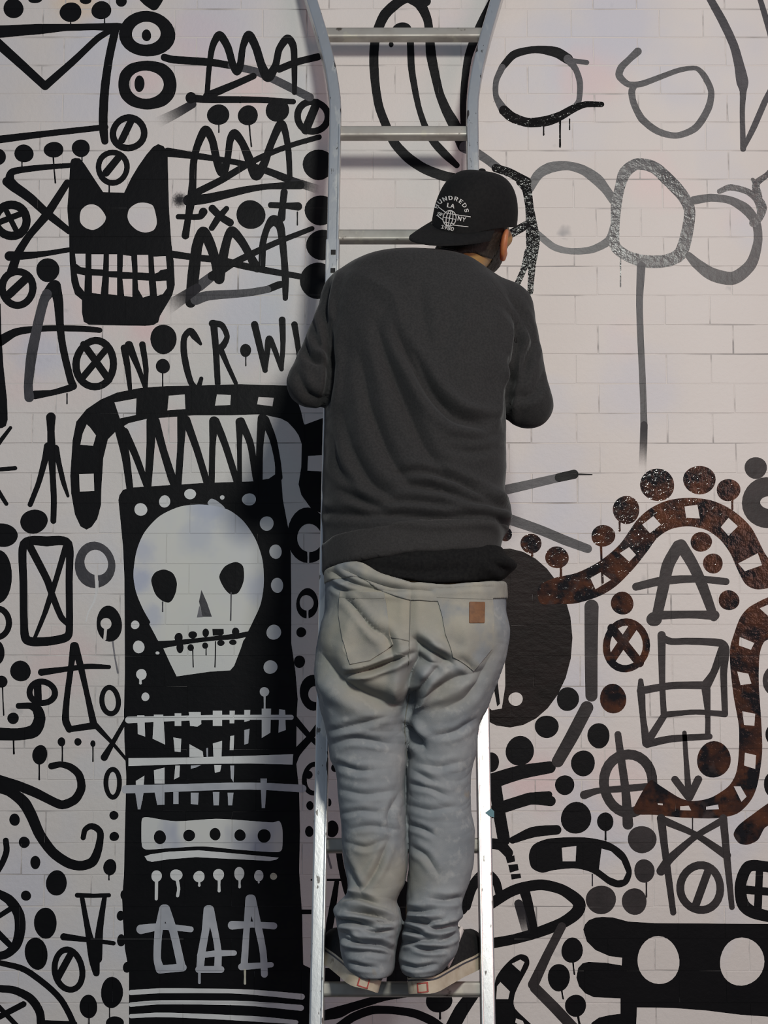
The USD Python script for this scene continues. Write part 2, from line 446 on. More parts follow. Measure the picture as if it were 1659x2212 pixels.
dots('k', U(d(480, 980, 95, 88), drip(485, 1060, 1130)), U(d(733, 985, 85, 86), drip(745, 1065, 1250, 14, 18)), d(985, 940, 100, 100))
paint('painted_slashed_ring', 'k', ring(1285, 995, 158, 158, 58), s((1320, 880, 72), (1225, 1110, 76)))
paint('painted_crown', 'k', s((260, 1660, 62), (268, 1400, 62), (300, 1250, 62), (370, 1110, 76), (430, 1200, 66), (470, 1380, 68), (518, 1470, 84), (560, 1350, 58), (580, 1200, 62), (620, 1140, 76), (690, 1230, 66),
                              (760, 1400, 82), (805, 1495, 92), (870, 1400, 72), (930, 1230, 62), (1010, 1060, 72), (1050, 1120, 58), (1080, 1300, 52), (1092, 1560, 46)),
      s((280, 1650, 62), (500, 1540, 60), (700, 1420, 56), (870, 1330, 50), (1100, 1240, 45), (1340, 1170, 46)), s((50, 1300, 80), (400, 1345, 52), (700, 1400, 52), (900, 1460, 60), (1150, 1560, 70)),
      label='middle one of the three black zigzag crowns')
paint('painted_smear', 'fb', s((1130, 1552, 70), (1250, 1590, 72), (1385, 1635, 78)))
dots('k', d(1335, 1405, 132, 132))
# --- cat-eared skull and the X at its left
C(0, 400, K)
paint('painted_cross', 'k', s((60, -30, 80), (110, 5, 90), (260, 112, 80), (400, 240, 70), (590, 392, 55)), s((575, -20, 60), (400, 250, 72), (250, 430, 62), (150, 590, 72), (100, 740, 82)),
      s((80, 605, 82), (250, 600, 62), (420, 580, 46), (600, 550, 42)), s((600, -168, 42), (350, -150, 50), (110, -115, 60), (85, -40, 80), (130, 20, 90)))
paint('painted_crossed_ring', 'k', ring(95, 300, 172, 167, 72), s((35, 180, 46), (160, 430, 46)), s((-40, 330, 52), (210, 232, 52)))
paint('painted_cat_skull', 'k', q((600, -190), (612, -222), (640, -232), (680, -228), (720, -182), (800, -60), (880, 60), (1060, 65), (1120, -60), (1180, -160), (1250, -260), (1305, -325), (1350, -350), (1395, -332), (1430, -280), (1436, 0), (1442, 200), (1462, 500),
                                  (1482, 650), (1492, 850), (1472, 930), (1440, 990), (1365, 1115), (1350, 1170), (1310, 1192), (1240, 1200), (760, 1190), (715, 1165), (700, 1085), (700, 980), (640, 930), (610, 830), (595, 650), (590, 400), (575, 200), (590, 0)),
      minus=[p((680, 275), (695, 210), (745, 170), (800, 165), (855, 195), (905, 270), (885, 325), (840, 365), (790, 383), (730, 365), (690, 325)),
             p((1088, 270), (1105, 200), (1170, 155), (1240, 150), (1305, 175), (1332, 260), (1338, 330), (1310, 385), (1240, 405), (1170, 385), (1110, 330)),
             q((640, 585), (730, 585), (730, 705), (690, 700), (650, 670)), q((780, 590), (885, 590), (880, 720), (780, 715)), q((930, 590), (1000, 590), (1000, 735), (928, 735)),
             q((1050, 595), (1120, 605), (1130, 745), (1045, 740)), q((1170, 595), (1265, 595), (1270, 750), (1175, 745)), q((1310, 610), (1415, 605), (1425, 715), (1370, 725), (1350, 745), (1320, 755)),
             q((655, 755), (725, 770), (720, 910), (680, 860)), q((785, 770), (875, 775), (860, 930), (785, 920)), q((930, 785), (1000, 790), (1000, 940), (925, 930)), q((1045, 800), (1130, 800), (1130, 955), (1060, 945)),
             q((1175, 810), (1270, 815), (1280, 940), (1220, 960), (1180, 890)), q((1330, 820), (1420, 815), (1425, 880), (1390, 930), (1340, 945))],
      label='black cat-eared skull with white eyes and bared teeth')
paint('painted_smear', 'fd', s((1350, 1085, 150), (1500, 1000, 110), (1680, 880, 80)))
dots('k', d(408, 725, 100, 100))
paint('painted_slashed_ring', 'k', ring(150, 880, 160, 178, 62), s((215, 805, 72), (75, 935, 74)))
paint('painted_letter', 'k', s((0, 1330, 90), (150, 1250, 66), (400, 1222, 52), (700, 1225, 52), (850, 1238, 46)), s((470, 860, 100), (500, 1000, 82), (512, 1200, 66), (540, 1400, 62), (600, 1650, 62), (625, 1715, 66)),
      s((300, 1790, 75), (450, 1770, 50), (600, 1730, 60)), drip(572, 1780, 1865), s((450, 870, 100), (385, 960, 85)), label='tall black letter A with a long crossbar')
paint('painted_letter_leg', 'g', s((400, 930, 86), (370, 1000, 82), (320, 1200, 84), (270, 1450, 90), (242, 1700, 76), (250, 1810, 84)))
paint('painted_crossed_ring', 'k', ring(810, 1525, 190, 230, 62), s((715, 1360, 62), (930, 1660, 62)), s((910, 1395, 56), (690, 1660, 58)))
paint('painted_letter', 'k', s((1060, 1390, 62), (1090, 1560, 52), (1110, 1745, 36)), s((1100, 1365, 72), (1180, 1560, 46), (1240, 1725, 40)), s((1215, 1360, 56), (1245, 1560, 46), (1242, 1735, 36)), label='small black letter N')
dots('k', d(1395, 1315, 110, 128), U(d(1390, 1545, 60, 62), drip(1388, 1600, 1715)))
C(350, 400, K)
paint('painted_line', 'k', s((225, 130, 95), (400, 112, 82), (700, 42, 62), (900, 12, 52), (1180, 0, 72)))
paint('painted_smear', 'fc', d(140, 130, 84, 88))
paint('painted_plus', 'k', s((262, -30, 62), (245, 150, 72), (220, 300, 56), (200, 430, 66)), s((140, 270, 46), (320, 270, 52), (352, 228, 72)))
paint('painted_plus', 'k', s((430, 200, 66), (500, 270, 62), (580, 320, 66)), s((550, 200, 46), (480, 280, 58), (425, 365, 52)))
dots('k', d(758, 252, 123, 124), d(1350, 215, 130, 130), d(1365, 510, 132, 132), d(1325, 815, 145, 158))
paint('painted_plus', 'k', s((1042, 60, 62), (1030, 170, 56), (1018, 280, 70)), s((930, 170, 52), (1060, 176, 52), (1160, 182, 72)), drip(1155, 230, 340))
paint('painted_crown', 'k', s((245, 1000, 92), (270, 750, 102), (300, 520, 92), (350, 400, 92), (400, 480, 90), (450, 620, 82), (488, 800, 92)), s((488, 800, 90), (520, 620, 82), (560, 450, 72), (600, 392, 82), (680, 480, 72), (750, 600, 68), (805, 700, 84), (850, 690, 62),
                              (860, 500, 58), (900, 360, 58), (955, 300, 92), (1010, 360, 72), (1040, 600, 58), (1052, 800, 62), (1052, 965, 46)),
      s((90, 590, 62), (300, 620, 56), (500, 640, 60), (700, 690, 60), (900, 730, 56), (1180, 780, 52)), s((430, 775, 80), (600, 670, 62), (800, 570, 56), (1000, 480, 50), (1280, 370, 42)), s((900, 890, 62), (1000, 850, 62), (1050, 845, 50)),
      label='lowest of the three black zigzag crowns')
paint('painted_line', 'g', s((290, 975, 95), (400, 942, 82), (700, 922, 66), (900, 890, 62)))
paint('painted_line', 'g', s((320, 860, 90), (430, 775, 80)), over=-0.7)
paint('painted_letter', 'k', s((330, 1355, 26), (280, 1290, 62), (240, 1245, 58), (190, 1300, 52), (186, 1420, 56), (210, 1560, 56), (250, 1690, 50), (305, 1730, 44), (335, 1650, 36)), label='small black letter C')
paint('painted_letter', 'k', s((440, 1180, 62), (460, 1400, 56), (475, 1690, 50)), s((430, 1180, 62), (510, 1195, 52), (555, 1290, 46), (520, 1370, 58), (470, 1400, 58)), s((500, 1400, 52), (560, 1540, 42), (630, 1690, 36)), label='small black letter R')
dots('k', U(d(713, 1410, 48, 55), drip(715, 1460, 1540)))
paint('painted_letter', 'k', s((790, 1190, 62), (840, 1400, 56), (880, 1580, 46)), s((880, 1580, 40), (900, 1400, 52), (915, 1310, 56), (960, 1400, 46), (1020, 1570, 40)), s((1020, 1570, 36), (1032, 1350, 46), (1025, 1150, 58)), label='small black letter W')
paint('painted_letter', 'k', s((1130, 1190, 56), (1150, 1310, 48), (1175, 1480, 46)))
# --- left edge, arrow, hooked band
C(0, 800, K)
paint('painted_line', 'k', q((-40, -560), (5, -570), (12, -300), (30, -30), (60, 250), (66, 420), (50, 475), (20, 492), (-40, 500)))
paint('painted_ray', 'k', s((-40, 660, 42), (90, 490, 30)))
paint('painted_ray', 'k', s((-40, 848, 36), (130, 835, 36)))
paint('painted_ray', 'k', s((-40, 990, 42), (55, 1140, 34)))
paint('painted_arrow', 'k', s((435, 400, 82), (435, 520, 62), (440, 680, 72), (450, 900, 52), (460, 1100, 52), (456, 1285, 50)), s((410, 650, 72), (385, 760, 56), (330, 960, 46), (258, 1145, 44)), s((470, 670, 72), (500, 780, 46), (540, 950, 42), (580, 1072, 26)))
dots('k', d(20, 1405, 135, 98, 8), d(290, 1290, 120, 100, -12))
band = U(Polygon([(152, 1028), (157, 952), (165, 911), (187, 884), (218, 863), (253, 848), (304, 838), (360, 834), (419, 833), (518, 830), (622, 833), (640, 858), (650, 888), (657, 918), (700, 902), (722, 900), (722, 1112), (700, 1110), (674, 1101), (651, 1069), (645, 1046),
                  (651, 1008), (652, 959), (645, 940), (636, 927), (622, 912), (607, 904), (575, 897), (558, 895), (500, 897), (420, 897), (316, 905), (278, 914), (253, 929), (233, 949), (223, 990), (219, 1053), (218, 1091), (210, 1121), (198, 1138), (187, 1144), (174, 1137), (162, 1111), (154, 1066)]).buffer(3).buffer(-3))
C(240, 820, 480 / 1659)
holes = [q((25, 170), (190, 140), (185, 265), (65, 290)), q((430, 120), (550, 110), (555, 220), (420, 230)), q((790, 110), (895, 115), (890, 190), (775, 195)), q((1100, 130), (1215, 135), (1205, 200), (1090, 185)), q((1470, 570), (1640, 560), (1640, 690), (1465, 680))]
C(0, 800, K)
holes += [q((740, 460), (768, 485), (820, 555), (795, 645), (685, 635), (705, 540)), q((675, 885), (800, 880), (805, 1030), (680, 1035))]
paint('painted_band', 'k', band, minus=holes, label='black hooked band with white square holes')
C(240, 820, 480 / 1659)
paint('painted_comb', 'k', s((70, 380, 82), (110, 580, 62), (140, 810, 52)), s((100, 390, 62), (180, 560, 52), (265, 790, 46)), s((300, 310, 72), (295, 500, 62), (275, 800, 52)), s((330, 310, 66), (390, 530, 56), (450, 720, 62), (480, 800, 62)),
      s((530, 280, 72), (520, 500, 52), (500, 790, 52)), s((560, 300, 62), (640, 520, 52), (725, 800, 52)), s((768, 310, 72), (757, 500, 46), (750, 800, 46)), s((780, 312, 62), (850, 480, 52), (945, 780, 50)), s((960, 315, 62), (958, 500, 36), (960, 780, 36)),
      s((970, 312, 60), (1040, 480, 52), (1080, 720, 52), (1100, 790, 60)), s((1130, 290, 72), (1110, 500, 52), (1105, 780, 52)), s((1150, 300, 62), (1210, 450, 52), (1245, 620, 46), (1252, 730, 56)), label='row of black spikes standing on the black block')
# --- the tall black block with the white skull
TOT = Polygon([(256, 1080), (258, 1070), (266, 1058), (289, 1053), (367, 1048), (448, 1043), (547, 1040), (581, 1034), (597, 1023), (607, 1026), (611, 1080), (622, 1138), (628, 1196), (629, 1279), (629, 1389), (638, 1450), (643, 1510), (641, 1542), (640, 1600), (640, 1650), (646, 1708),
               (648, 1795), (646, 1881), (652, 1968), (655, 2084), (672, 2092), (735, 2090), (735, 2150), (674, 2155), (674, 2225), (279, 2225), (279, 2098), (270, 2050), (266, 1990), (264, 1940), (268, 1890), (270, 1795), (273, 1679), (269, 1600), (268, 1540), (270, 1453), (269, 1250), (266, 1182), (260, 1120)]).buffer(2.5).buffer(-2.5)
C(0, 1792, K)
bumps = [d(1058, 558, 30, 42), d(1030, 735, 34, 42), d(1035, 945, 36, 52), d(1085, 1175, 36, 46)]
block = paint('painted_block', 'k', TOT, *bumps, label='tall black block holding the white skull and stripes')
C(250, 1250, 480 / 1659)
skull = p((132, -35), (156, -207), (215, -346), (328, -467), (484, -539), (657, -553), (830, -519), (951, -432), (1044, -294), (1096, -138), (1106, 35), (1082, 190), (1020, 330), (985, 400), (940, 470), (640, 520), (330, 470), (285, 370), (205, 230), (152, 100)).union(
    q((960, 440), (935, 520), (885, 650), (855, 685), (700, 695), (455, 730), (410, 640), (355, 520), (315, 460), (250, 340), (400, 100), (1000, 100), (1000, 360)))
C(240, 820, 480 / 1659)
eyes = [p((300, 1500), (330, 1440), (395, 1418), (460, 1445), (490, 1510), (485, 1580), (460, 1640), (430, 1665), (380, 1650), (330, 1600)), p((808, 1470), (850, 1395), (930, 1362), (985, 1395), (990, 1500), (950, 1590), (890, 1602), (840, 1550))]
sk = paint('skull', 'skull', skull, parent=block, over=1, label='round white brushed skull with black eyes')
for e in eyes:
    paint('eye', 'k', e, parent=block, over=2)
C(250, 1250, 480 / 1659)
paint('nose', 'g', q((640, 85), (622, 170), (648, 285), (718, 285), (682, 180)), parent=block, over=2)
paint('nose', 'g2', q((625, 200), (606, 290), (650, 288)), parent=block, over=2)
paint('stitched_mouth', 'k', s((290, 500, 66), (450, 480, 42), (700, 450, 32), (900, 430, 42), (1020, 405, 34)), d(470, 440, 30, 36), d(480, 515, 26, 42), d(575, 420, 32, 28), d(560, 515, 24, 26), d(672, 405, 25, 32), d(668, 500, 22, 24),
      q((722, 375), (805, 375), (808, 410), (790, 425), (725, 425)), d(785, 480, 28, 22), d(895, 398, 28, 32), d(875, 475, 28, 20), drip(575, 530, 660, 9, 4), drip(745, 470, 660, 9, -4), drip(675, 520, 570, 9), parent=block, over=2)
paint('drip', 'g', drip(350, 175, 245, 11), parent=block, over=2)
paint('drip', 'g', drip(862, 105, 312, 11, -4), parent=block, over=2)
wd = lambda *g, tone='w': [paint('white_dot', tone, x, parent=block, over=1) for x in g]
wd(d(145, 345, 32), d(172, 510, 43, 48), U(d(192, 715, 40, 40), drip(185, 750, 780, 22)), d(222, 882, 30, 32), d(312, 555, 15, 12), d(1205, 50, 46, 56), d(1180, 400, 55, 56), d(1155, 660, 53, 50), U(d(1110, 845, 35, 36), drip(1112, 880, 1000, 16)))
C(240, 820, 480 / 1659)
wd(d(222, 970, 48), d(400, 910, 42, 46), d(590, 855, 45, 38), d(1030, 895, 52, 46), d(1162, 1075, 51, 55), d(1228, 1285, 47, 53), d(830, 880, 17))
paint('white_smear', 'wl', p((720, 925), (745, 890), (790, 905), (850, 960), (760, 950)), parent=block, over=1)
C(250, 1250, 480 / 1659)
ws = lambda *g, tone='w': paint('white_stripe', tone, *g, parent=block, over=1)
ws(s((95, 1055, 50), (400, 1045, 40), (800, 1035, 38), (1310, 1035, 38)), q((160, 1020), (215, 1020), (220, 1180), (165, 1160)), q((285, 1015), (355, 1015), (370, 1240), (275, 1195)), q((440, 1005), (490, 1005), (490, 1100), (440, 1100)),
   q((545, 995), (635, 995), (640, 1085), (610, 1105), (555, 1100)), q((725, 985), (795, 985), (795, 1100), (725, 1100)), q((850, 985), (890, 985), (885, 1080), (850, 1080)), q((960, 980), (1005, 980), (1000, 1060), (960, 1070)), q((1090, 970), (1160, 970), (1155, 1150), (1090, 1190)),
   q((1220, 975), (1265, 980), (1270, 1130), (1215, 1150)))
for g in (q((430, 1185), (490, 1195), (485, 1295), (440, 1290)), q((550, 1235), (650, 1290), (655, 1330), (550, 1330)), q((725, 1230), (795, 1210), (790, 1340), (730, 1340)), q((855, 1175), (885, 1170), (880, 1280), (850, 1280)),
          q((285, 1430), (365, 1410), (365, 1530), (290, 1530)), q((445, 1395), (480, 1395), (475, 1480), (435, 1500)), q((735, 1390), (790, 1390), (780, 1440), (740, 1450)), q((150, 1510), (215, 1470), (200, 1659), (155, 1659))):
    paint('white_patch', 'w', g, parent=block, over=1)
for g in (q((960, 1130), (1000, 1120), (990, 1230), (960, 1240)), q((675, 1265), (690, 1262), (690, 1330), (678, 1330)), q((855, 1395), (885, 1395), (880, 1520), (860, 1490)), q((560, 1395), (640, 1390), (600, 1410), (560, 1420))):
    paint('white_patch', 'wl', g, parent=block, over=1)
ws(q((95, 1340), (500, 1335), (1000, 1322), (1325, 1310), (1320, 1388), (1000, 1380), (500, 1385), (95, 1400)))
C(250, 1650, 480 / 1659)
ws(s((75, 190, 62), (400, 182, 58), (800, 168, 54), (1100, 168, 54), (1395, 185, 58)), tone='wl')
for g in (q((145, 210), (210, 210), (185, 340), (165, 340)), q((290, 210), (365, 210), (365, 305), (310, 308)), q((430, 210), (470, 210), (470, 300), (430, 300)), q((560, 215), (620, 215), (615, 305), (560, 300)), q((725, 210), (775, 210), (770, 310), (730, 310)),
          q((835, 215), (880, 215), (870, 310), (840, 310)), q((1080, 110), (1130, 110), (1115, 330), (1090, 330))):
    paint('white_patch', 'wl', g, parent=block, over=1)
paint('white_panel', 'skull', p((192, 450), (200, 405), (240, 398), (450, 428), (750, 410), (1000, 425), (1170, 437), (1222, 428), (1245, 490), (1242, 635), (1200, 660), (900, 640), (650, 617), (400, 630), (230, 640), (195, 610)),
      minus=[d(330, 548, 45, 52), d(548, 535, 45, 43), d(742, 525, 41, 46), d(928, 533, 42, 43), d(1108, 538, 50, 50)], parent=block, over=1)
ws(q((215, 690), (260, 675), (400, 655), (620, 645), (900, 670), (1218, 700), (1200, 715), (1150, 725), (900, 712), (600, 697), (400, 712), (270, 732), (235, 722)))
wd(U(d(305, 838, 40, 43), s((305, 870, 24), (303, 1008, 24))), U(d(452, 830, 46, 43), s((458, 860, 26), (470, 930, 24), (462, 985, 24))), U(d(622, 842, 42, 43), drip(624, 870, 908, 20)), U(d(768, 828, 42, 43), drip(772, 860, 948, 24)), U(d(922, 820, 38, 50), drip(925, 860, 920, 20)),
   U(d(1068, 835, 35, 43), drip(1068, 870, 885, 16)))
wd(d(1178, 840, 26), tone='wc')
wA = lambda *g, tone='wl': paint('white_letter', tone, *g, parent=block, over=1, label='white letter A on the black block')
wA(s((360, 1085, 72), (320, 1250, 60), (310, 1450, 56), (330, 1530, 66)), s((330, 1535, 62), (500, 1520, 60)), s((370, 1085, 72), (430, 1250, 60), (490, 1510, 62)), s((190, 1235, 72), (350, 1215, 50), (560, 1235, 44)))
wA(s((690, 1090, 70), (670, 1250, 56), (640, 1420, 60), (630, 1530, 56)), s((700, 1090, 70), (740, 1250, 52), (765, 1400, 52), (762, 1530, 56)), s((620, 1535, 52), (785, 1535, 52)), s((630, 1430, 46), (750, 1415, 46), (885, 1412, 40)), s((625, 1560, 20), (625, 1635, 20)))
wA(s((1003, 1010, 70), (980, 1200, 48), (960, 1490, 54)), s((1012, 1010, 70), (1060, 1200, 56), (1100, 1400, 52), (1110, 1570, 52)), s((940, 1515, 52), (1160, 1500, 40)), s((870, 1205, 66), (1020, 1200, 46), (1180, 1210, 52)), tone='wl')
paint('drip', 'wc', drip(965, 1540, 1640, 18), parent=block, over=1)
C(0, 0, 1)
ws(s((283, 2144, 11), (350, 2140, 11), (502, 2141, 10), (580, 2146, 12), (652, 2153, 13)))
ws(s((283, 2170, 10), (350, 2165, 9), (525, 2167, 10), (650, 2177, 13)))
ws(s((283, 2195, 9), (350, 2192, 10), (480, 2197, 11), (567, 2202, 12), (640, 2208, 9)))
# --- middle left
C(0, 1180, K)
paint('painted_box', 'k', s((205, -20, 72), (200, 300, 66), (205, 650, 66), (230, 800, 76), (400, 812, 76), (560, 780, 72), (592, 720, 62), (590, 300, 60), (582, -20, 72), (400, -42, 86), closed=True), s((260, 10, 66), (400, 280, 62), (440, 400, 56), (520, 600, 52), (580, 660, 50)),
      s((560, 10, 52), (480, 280, 46), (440, 400, 52), (380, 580, 42), (300, 775, 32)), label='upright black box outline with an X inside')
paint('painted_ring', 'g', d(810, 160, 174, 197, -12), minus=[d(822, 140, 100, 110, -20), s((820, 230, 30), (828, 360, 28))])
paint('white_drip', 'w', s((828, 300, 26), (826, 380, 24), (800, 480, 18), (755, 560, 14), (735, 640, 12)))
paint('painted_dot', 'k', d(-20, 260, 122, 230))
paint('painted_ring', 'k', ring(-15, 655, 118, 146, 52))
paint('painted_dot', 'k', d(-25, 910, 64, 102))
paint('painted_ring', 'k', d(932, 662, 108, 154, -8), minus=[d(905, 660, 48, 48), s((902, 700, 26), (895, 790, 26))])
paint('drip', 'g2', drip(962, 810, 1080, 16, 44))
paint('painted_letter', 'k', s((630, 850, 66), (610, 1000, 52), (570, 1300, 52), (560, 1480, 62), (592, 1560, 62)), s((640, 850, 66), (690, 1030, 56), (740, 1250, 46), (800, 1520, 62)), s((590, 1562, 52), (800, 1530, 62)), s((355, 1075, 62), (550, 1050, 46), (750, 1025, 46), (930, 1030, 36)),
      label='narrow black letter A left of the block')
paint('painted_ring', 'k', ring(940, 1318, 92, 135, 44, -8))
dots('k', d(175, 1065, 88, 88), U(d(15, 1155, 48, 52), drip(22, 1200, 1440, 12, 10)))
paint('painted_curl', 'k', ring(360, 1247, 134, 118, 52), s((320, 1170, 66), (325, 1330, 64)), s((160, 1362, 52), (260, 1362, 58), (320, 1395, 86), (338, 1480, 100), (290, 1575, 112), (150, 1605, 104), (-40, 1600, 110)), drip(115, 1630, 1770, 16, 4))
dots('k', d(112, 1468, 48, 50))
C(0, 1560, K)
paint('painted_small_cross', 'k', s((800, 10, 52), (960, 180, 32), (1080, 320, 26), (1105, 365, 24)), s((1085, -40, 34), (960, 180, 42), (890, 300, 62)))
dots('k', U(d(340, 278, 64, 83, 12), drip(335, 350, 490, 14)), U(d(525, 168, 33, 38), drip(532, 200, 330, 13)), d(665, 168, 30, 33), U(d(793, 183, 22, 28), drip(793, 205, 335, 12)))
paint('painted_curl', 'k', s((-40, 475, 72), (150, 540, 82), (300, 600, 82), (420, 660, 76), (530, 705, 76), (640, 660, 76), (695, 560, 72), (675, 450, 66), (605, 385, 62), (520, 360, 52), (440, 375, 58)), label='upper thick black curl at the left edge')
paint('painted_curl', 'k', s((-40, 555, 82), (80, 590, 86), (200, 680, 100), (270, 800, 96), (340, 960, 90), (450, 1110, 86), (580, 1200, 86), (690, 1225, 82), (790, 1190, 82), (840, 1080, 68), (858, 950, 56), (820, 900, 56), (770, 888, 52), (725, 920, 46), (710, 985, 44)),
      label='lower thick black curl with a hooked tip')
paint('painted_ring', 'k', ring(962, 520, 80, 138, 42))
dots('k', d(125, 832, 45, 52), d(207, 1025, 46, 49), d(302, 1197, 43, 56), d(482, 1372, 88, 109), d(222, 1480, 43, 43), d(972, 795, 38, 38), d(975, 975, 41, 39), U(d(938, 1237, 56, 69, 10), drip(930, 1300, 1345, 12)))
paint('painted_line', 'k', s((50, 1010, 50), (56, 1100, 52), (20, 1200, 52), (-40, 1290, 62)))
C(0, 1792, K)
paint('painted_crossed_ring', 'k', s((-60, 520, 60), (80, 600, 84), (160, 720, 92), (172, 850, 92), (140, 980, 84), (60, 1060, 72), (-60, 1090, 72)), s((-40, 760, 42), (90, 675, 46)), s((-40, 860, 60), (80, 980, 52)))
dots('k', d(388, 798, 98, 131), d(310, 1058, 98, 136, -8), U(d(955, 1390, 95, 132), drip(935, 1510, 1600, 11)), U(d(755, 1510, 76, 100), drip(760, 1600, 1670, 13)), d(980, 1650, 78, 56))
paint('painted_letter', 'k', s((660, 560, 42), (800, 565, 36), (930, 560, 36)), s((700, 580, 40), (750, 850, 52), (800, 1090, 92), (822, 1225, 56)), s((892, 580, 40), (850, 850, 62), (830, 1100, 84)), s((545, 915, 62), (750, 940, 42), (970, 970, 36)), label='upside-down narrow black letter A')
paint('painted_slashed_ring', 'k', ring(585, 1197, 142, 200, 52, -12), s((605, 1060, 60), (495, 1260, 62)))
paint('painted_arc', 'k', s((-40, 1128, 46), (200, 1190, 52), (400, 1330, 52), (520, 1450, 52), (600, 1590, 52), (650, 1720, 52)))
paint('painted_arc', 'k', s((-40, 1355, 62), (120, 1370, 66), (260, 1440, 72), (340, 1560, 72), (352, 1720, 72)), s((350, 1645, 40), (640, 1655, 40)))
paint('painted_cross', 'k', s((-40, 1615, 52), (200, 1490, 52)), s((-40, 1480, 42), (160, 1690, 42)))
# --- between the block and the ladder, and behind the legs
C(240, 820, 480 / 1659)
paint('painted_ring', 'k', d(1470, 1165, 155, 208), minus=[d(1482, 1183, 93, 106), drip(1472, 1280, 1385, 16)])
C(250, 1250, 480 / 1659)
paint('painted_ring', 'k', d(1430, 185, 82, 113), minus=[d(1425, 180, 52, 58), drip(1432, 230, 300, 16)])
dots('k', d(1385, 400, 37), d(1372, 620, 42, 46))
paint('painted_ring', 'k', d(1475, 850, 102, 132).difference(d(1492, 862, 55, 60)))
paint('painted_small_cross', 'k', s((1320, 1030, 50), (1440, 1170, 40), (1530, 1260, 36)), s((1530, 1080, 50), (1440, 1200, 52), (1350, 1300, 62), (1310, 1385, 72)))
paint('painted_ring', 'k', ring(1482, 1495, 92, 126, 36), d(1442, 1465, 28, 30))
C(250, 1650, 480 / 1659)
dots('k', d(1450, 312, 27, 33), d(1445, 505, 31, 41), d(1635, 30, 21, 28))
paint('painted_line', 'k', s((1370, 1105, 36), (1530, 1105, 34)))
C(640, 1560, 500 / 1659)
dots('k', d(275, 328, 25, 29), d(235, 575, 17, 28), d(258, 765, 45, 60))
paint('painted_hook', 'k', s((110, 1130, 15), (330, 1130, 16)), s((290, 1145, 34), (258, 1350, 52), (232, 1500, 52), (228, 1645, 50)))
paint('drip', 'g2', s((222, 940, 14), (250, 1045, 16)))
paint('painted_arc', 'k', s((300, 880, 44), (318, 1020, 44), (360, 1200, 46), (400, 1300, 46)))
paint('painted_petal', 'k', s((1220, 1320, 62), (1262, 1180, 72), (1350, 1085, 76), (1430, 1140, 60), (1462, 1260, 56)))
dots('k', d(1215, 1570, 42, 56))
paint('painted_arc', 'k', s((1130, 1330, 50), (1190, 1350, 60), (1230, 1260, 60)))
C(640, 1812, 460 / 1659)
paint('painted_arc', 'k', s((220, 1375, 80), (330, 1350, 92), (420, 1315, 70), (560, 1270, 62), (700, 1235, 50), (860, 1200, 70)))
paint('painted_arc', 'k', s((330, 1470, 70), (440, 1390, 66), (590, 1335, 66), (750, 1335, 62), (920, 1360, 66), (1050, 1415, 70), (1140, 1480, 70)))
paint('painted_letter_leg', 'k', s((1400, 1180, 90), (1290, 1330, 110), (1210, 1480, 112)))
dots('k', U(d(1112, 1260, 104, 92), drip(1120, 1340, 1400, 18)), d(1318, 805, 52, 68))
C(0, 0, 1)
paint('painted_line', 'k', s((868, 1915, 30), (866, 1990, 34), (862, 2060, 40), (856, 2135, 46)))
paint('painted_bar', 'k', q((1012, 1428), (1040, 1425), (1072, 1445), (1080, 1520), (1074, 1526), (1060, 1450), (1012, 1450)))
# --- upper right
C(640, 0, 500 / 1659)
paint('painted_loop', 'k', s((930, 10, 70), (800, -12, 66), (720, 25, 72), (635, 105, 74), (582, 220, 68), (560, 330, 66), (556, 450, 66), (566, 600, 62), (592, 760, 62), (640, 890, 62), (700, 1020, 66), (800, 1130, 72), (920, 1210, 72), (1060, 1262, 72), (1220, 1290, 62)),
      s((800, -12, 60), (885, 30, 76), (940, 140, 62), (955, 260, 62), (967, 400, 72), (1000, 560, 62), (1030, 680, 62), (1080, 800, 72), (1130, 890, 84), (1200, 1045, 92)), s((815, 230, 50), (825, 480, 50), (850, 640, 46), (880, 780, 42), (925, 910, 46), (980, 1010, 56), (1060, 1100, 60), (1150, 1185, 42)),
      d(758, 215, 70, 54), d(680, 320, 17, 19), label='long black loop behind the upper rungs')
paint('painted_line', 'g', s((1210, 1055, 84), (1340, 1125, 62), (1440, 1200, 60)))
paint('painted_line', 'kw', s((1430, 1205, 60), (1530, 1238, 62), (1650, 1305, 72)))
paint('painted_line', 'k', s((1420, -30, 46), (1330, 160, 62), (1270, 300, 62), (1230, 420, 56), (1205, 600, 50), (1195, 760, 46), (1200, 910, 44)))
KO = 619 / 1659
C(1040, 0, KO)
paint('painted_ring', 'k', s((120, 390, 40), (190, 315, 46), (310, 287, 42), (430, 302, 60), (500, 342, 60)), s((70, 590, 2), (72, 590, 2)))
paint('painted_ring', 'g', s((120, 390, 40), (85, 470, 34), (85, 560, 34), (130, 640, 56)), s((500, 342, 50), (545, 400, 36), (570, 480, 36), (565, 580, 32), (540, 625, 42)), s((510, 350, 30), (610, 362, 28)))
paint('painted_line', 'kw', s((130, 640, 58), (180, 680, 58), (270, 710, 54), (380, 700, 60), (460, 670, 52), (530, 630, 46), (600, 605, 36), (695, 605, 32)), drip(360, 720, 782, 9), drip(455, 700, 850, 12), drip(510, 690, 750, 8))
paint('painted_spiral', 'g3', s((905, 298, 46), (860, 340, 38), (810, 390, 42), (798, 440, 42), (850, 488, 36), (930, 485, 36), (1050, 440, 32), (1150, 405, 30), (1240, 395, 27), (1290, 440, 36), (1330, 530, 36), (1312, 630, 42), (1240, 740, 42), (1130, 785, 36), (1020, 760, 40), (930, 690, 42), (882, 600, 38), (870, 530, 40), (890, 490, 34)), label='dark grey spiral loop at the upper right')
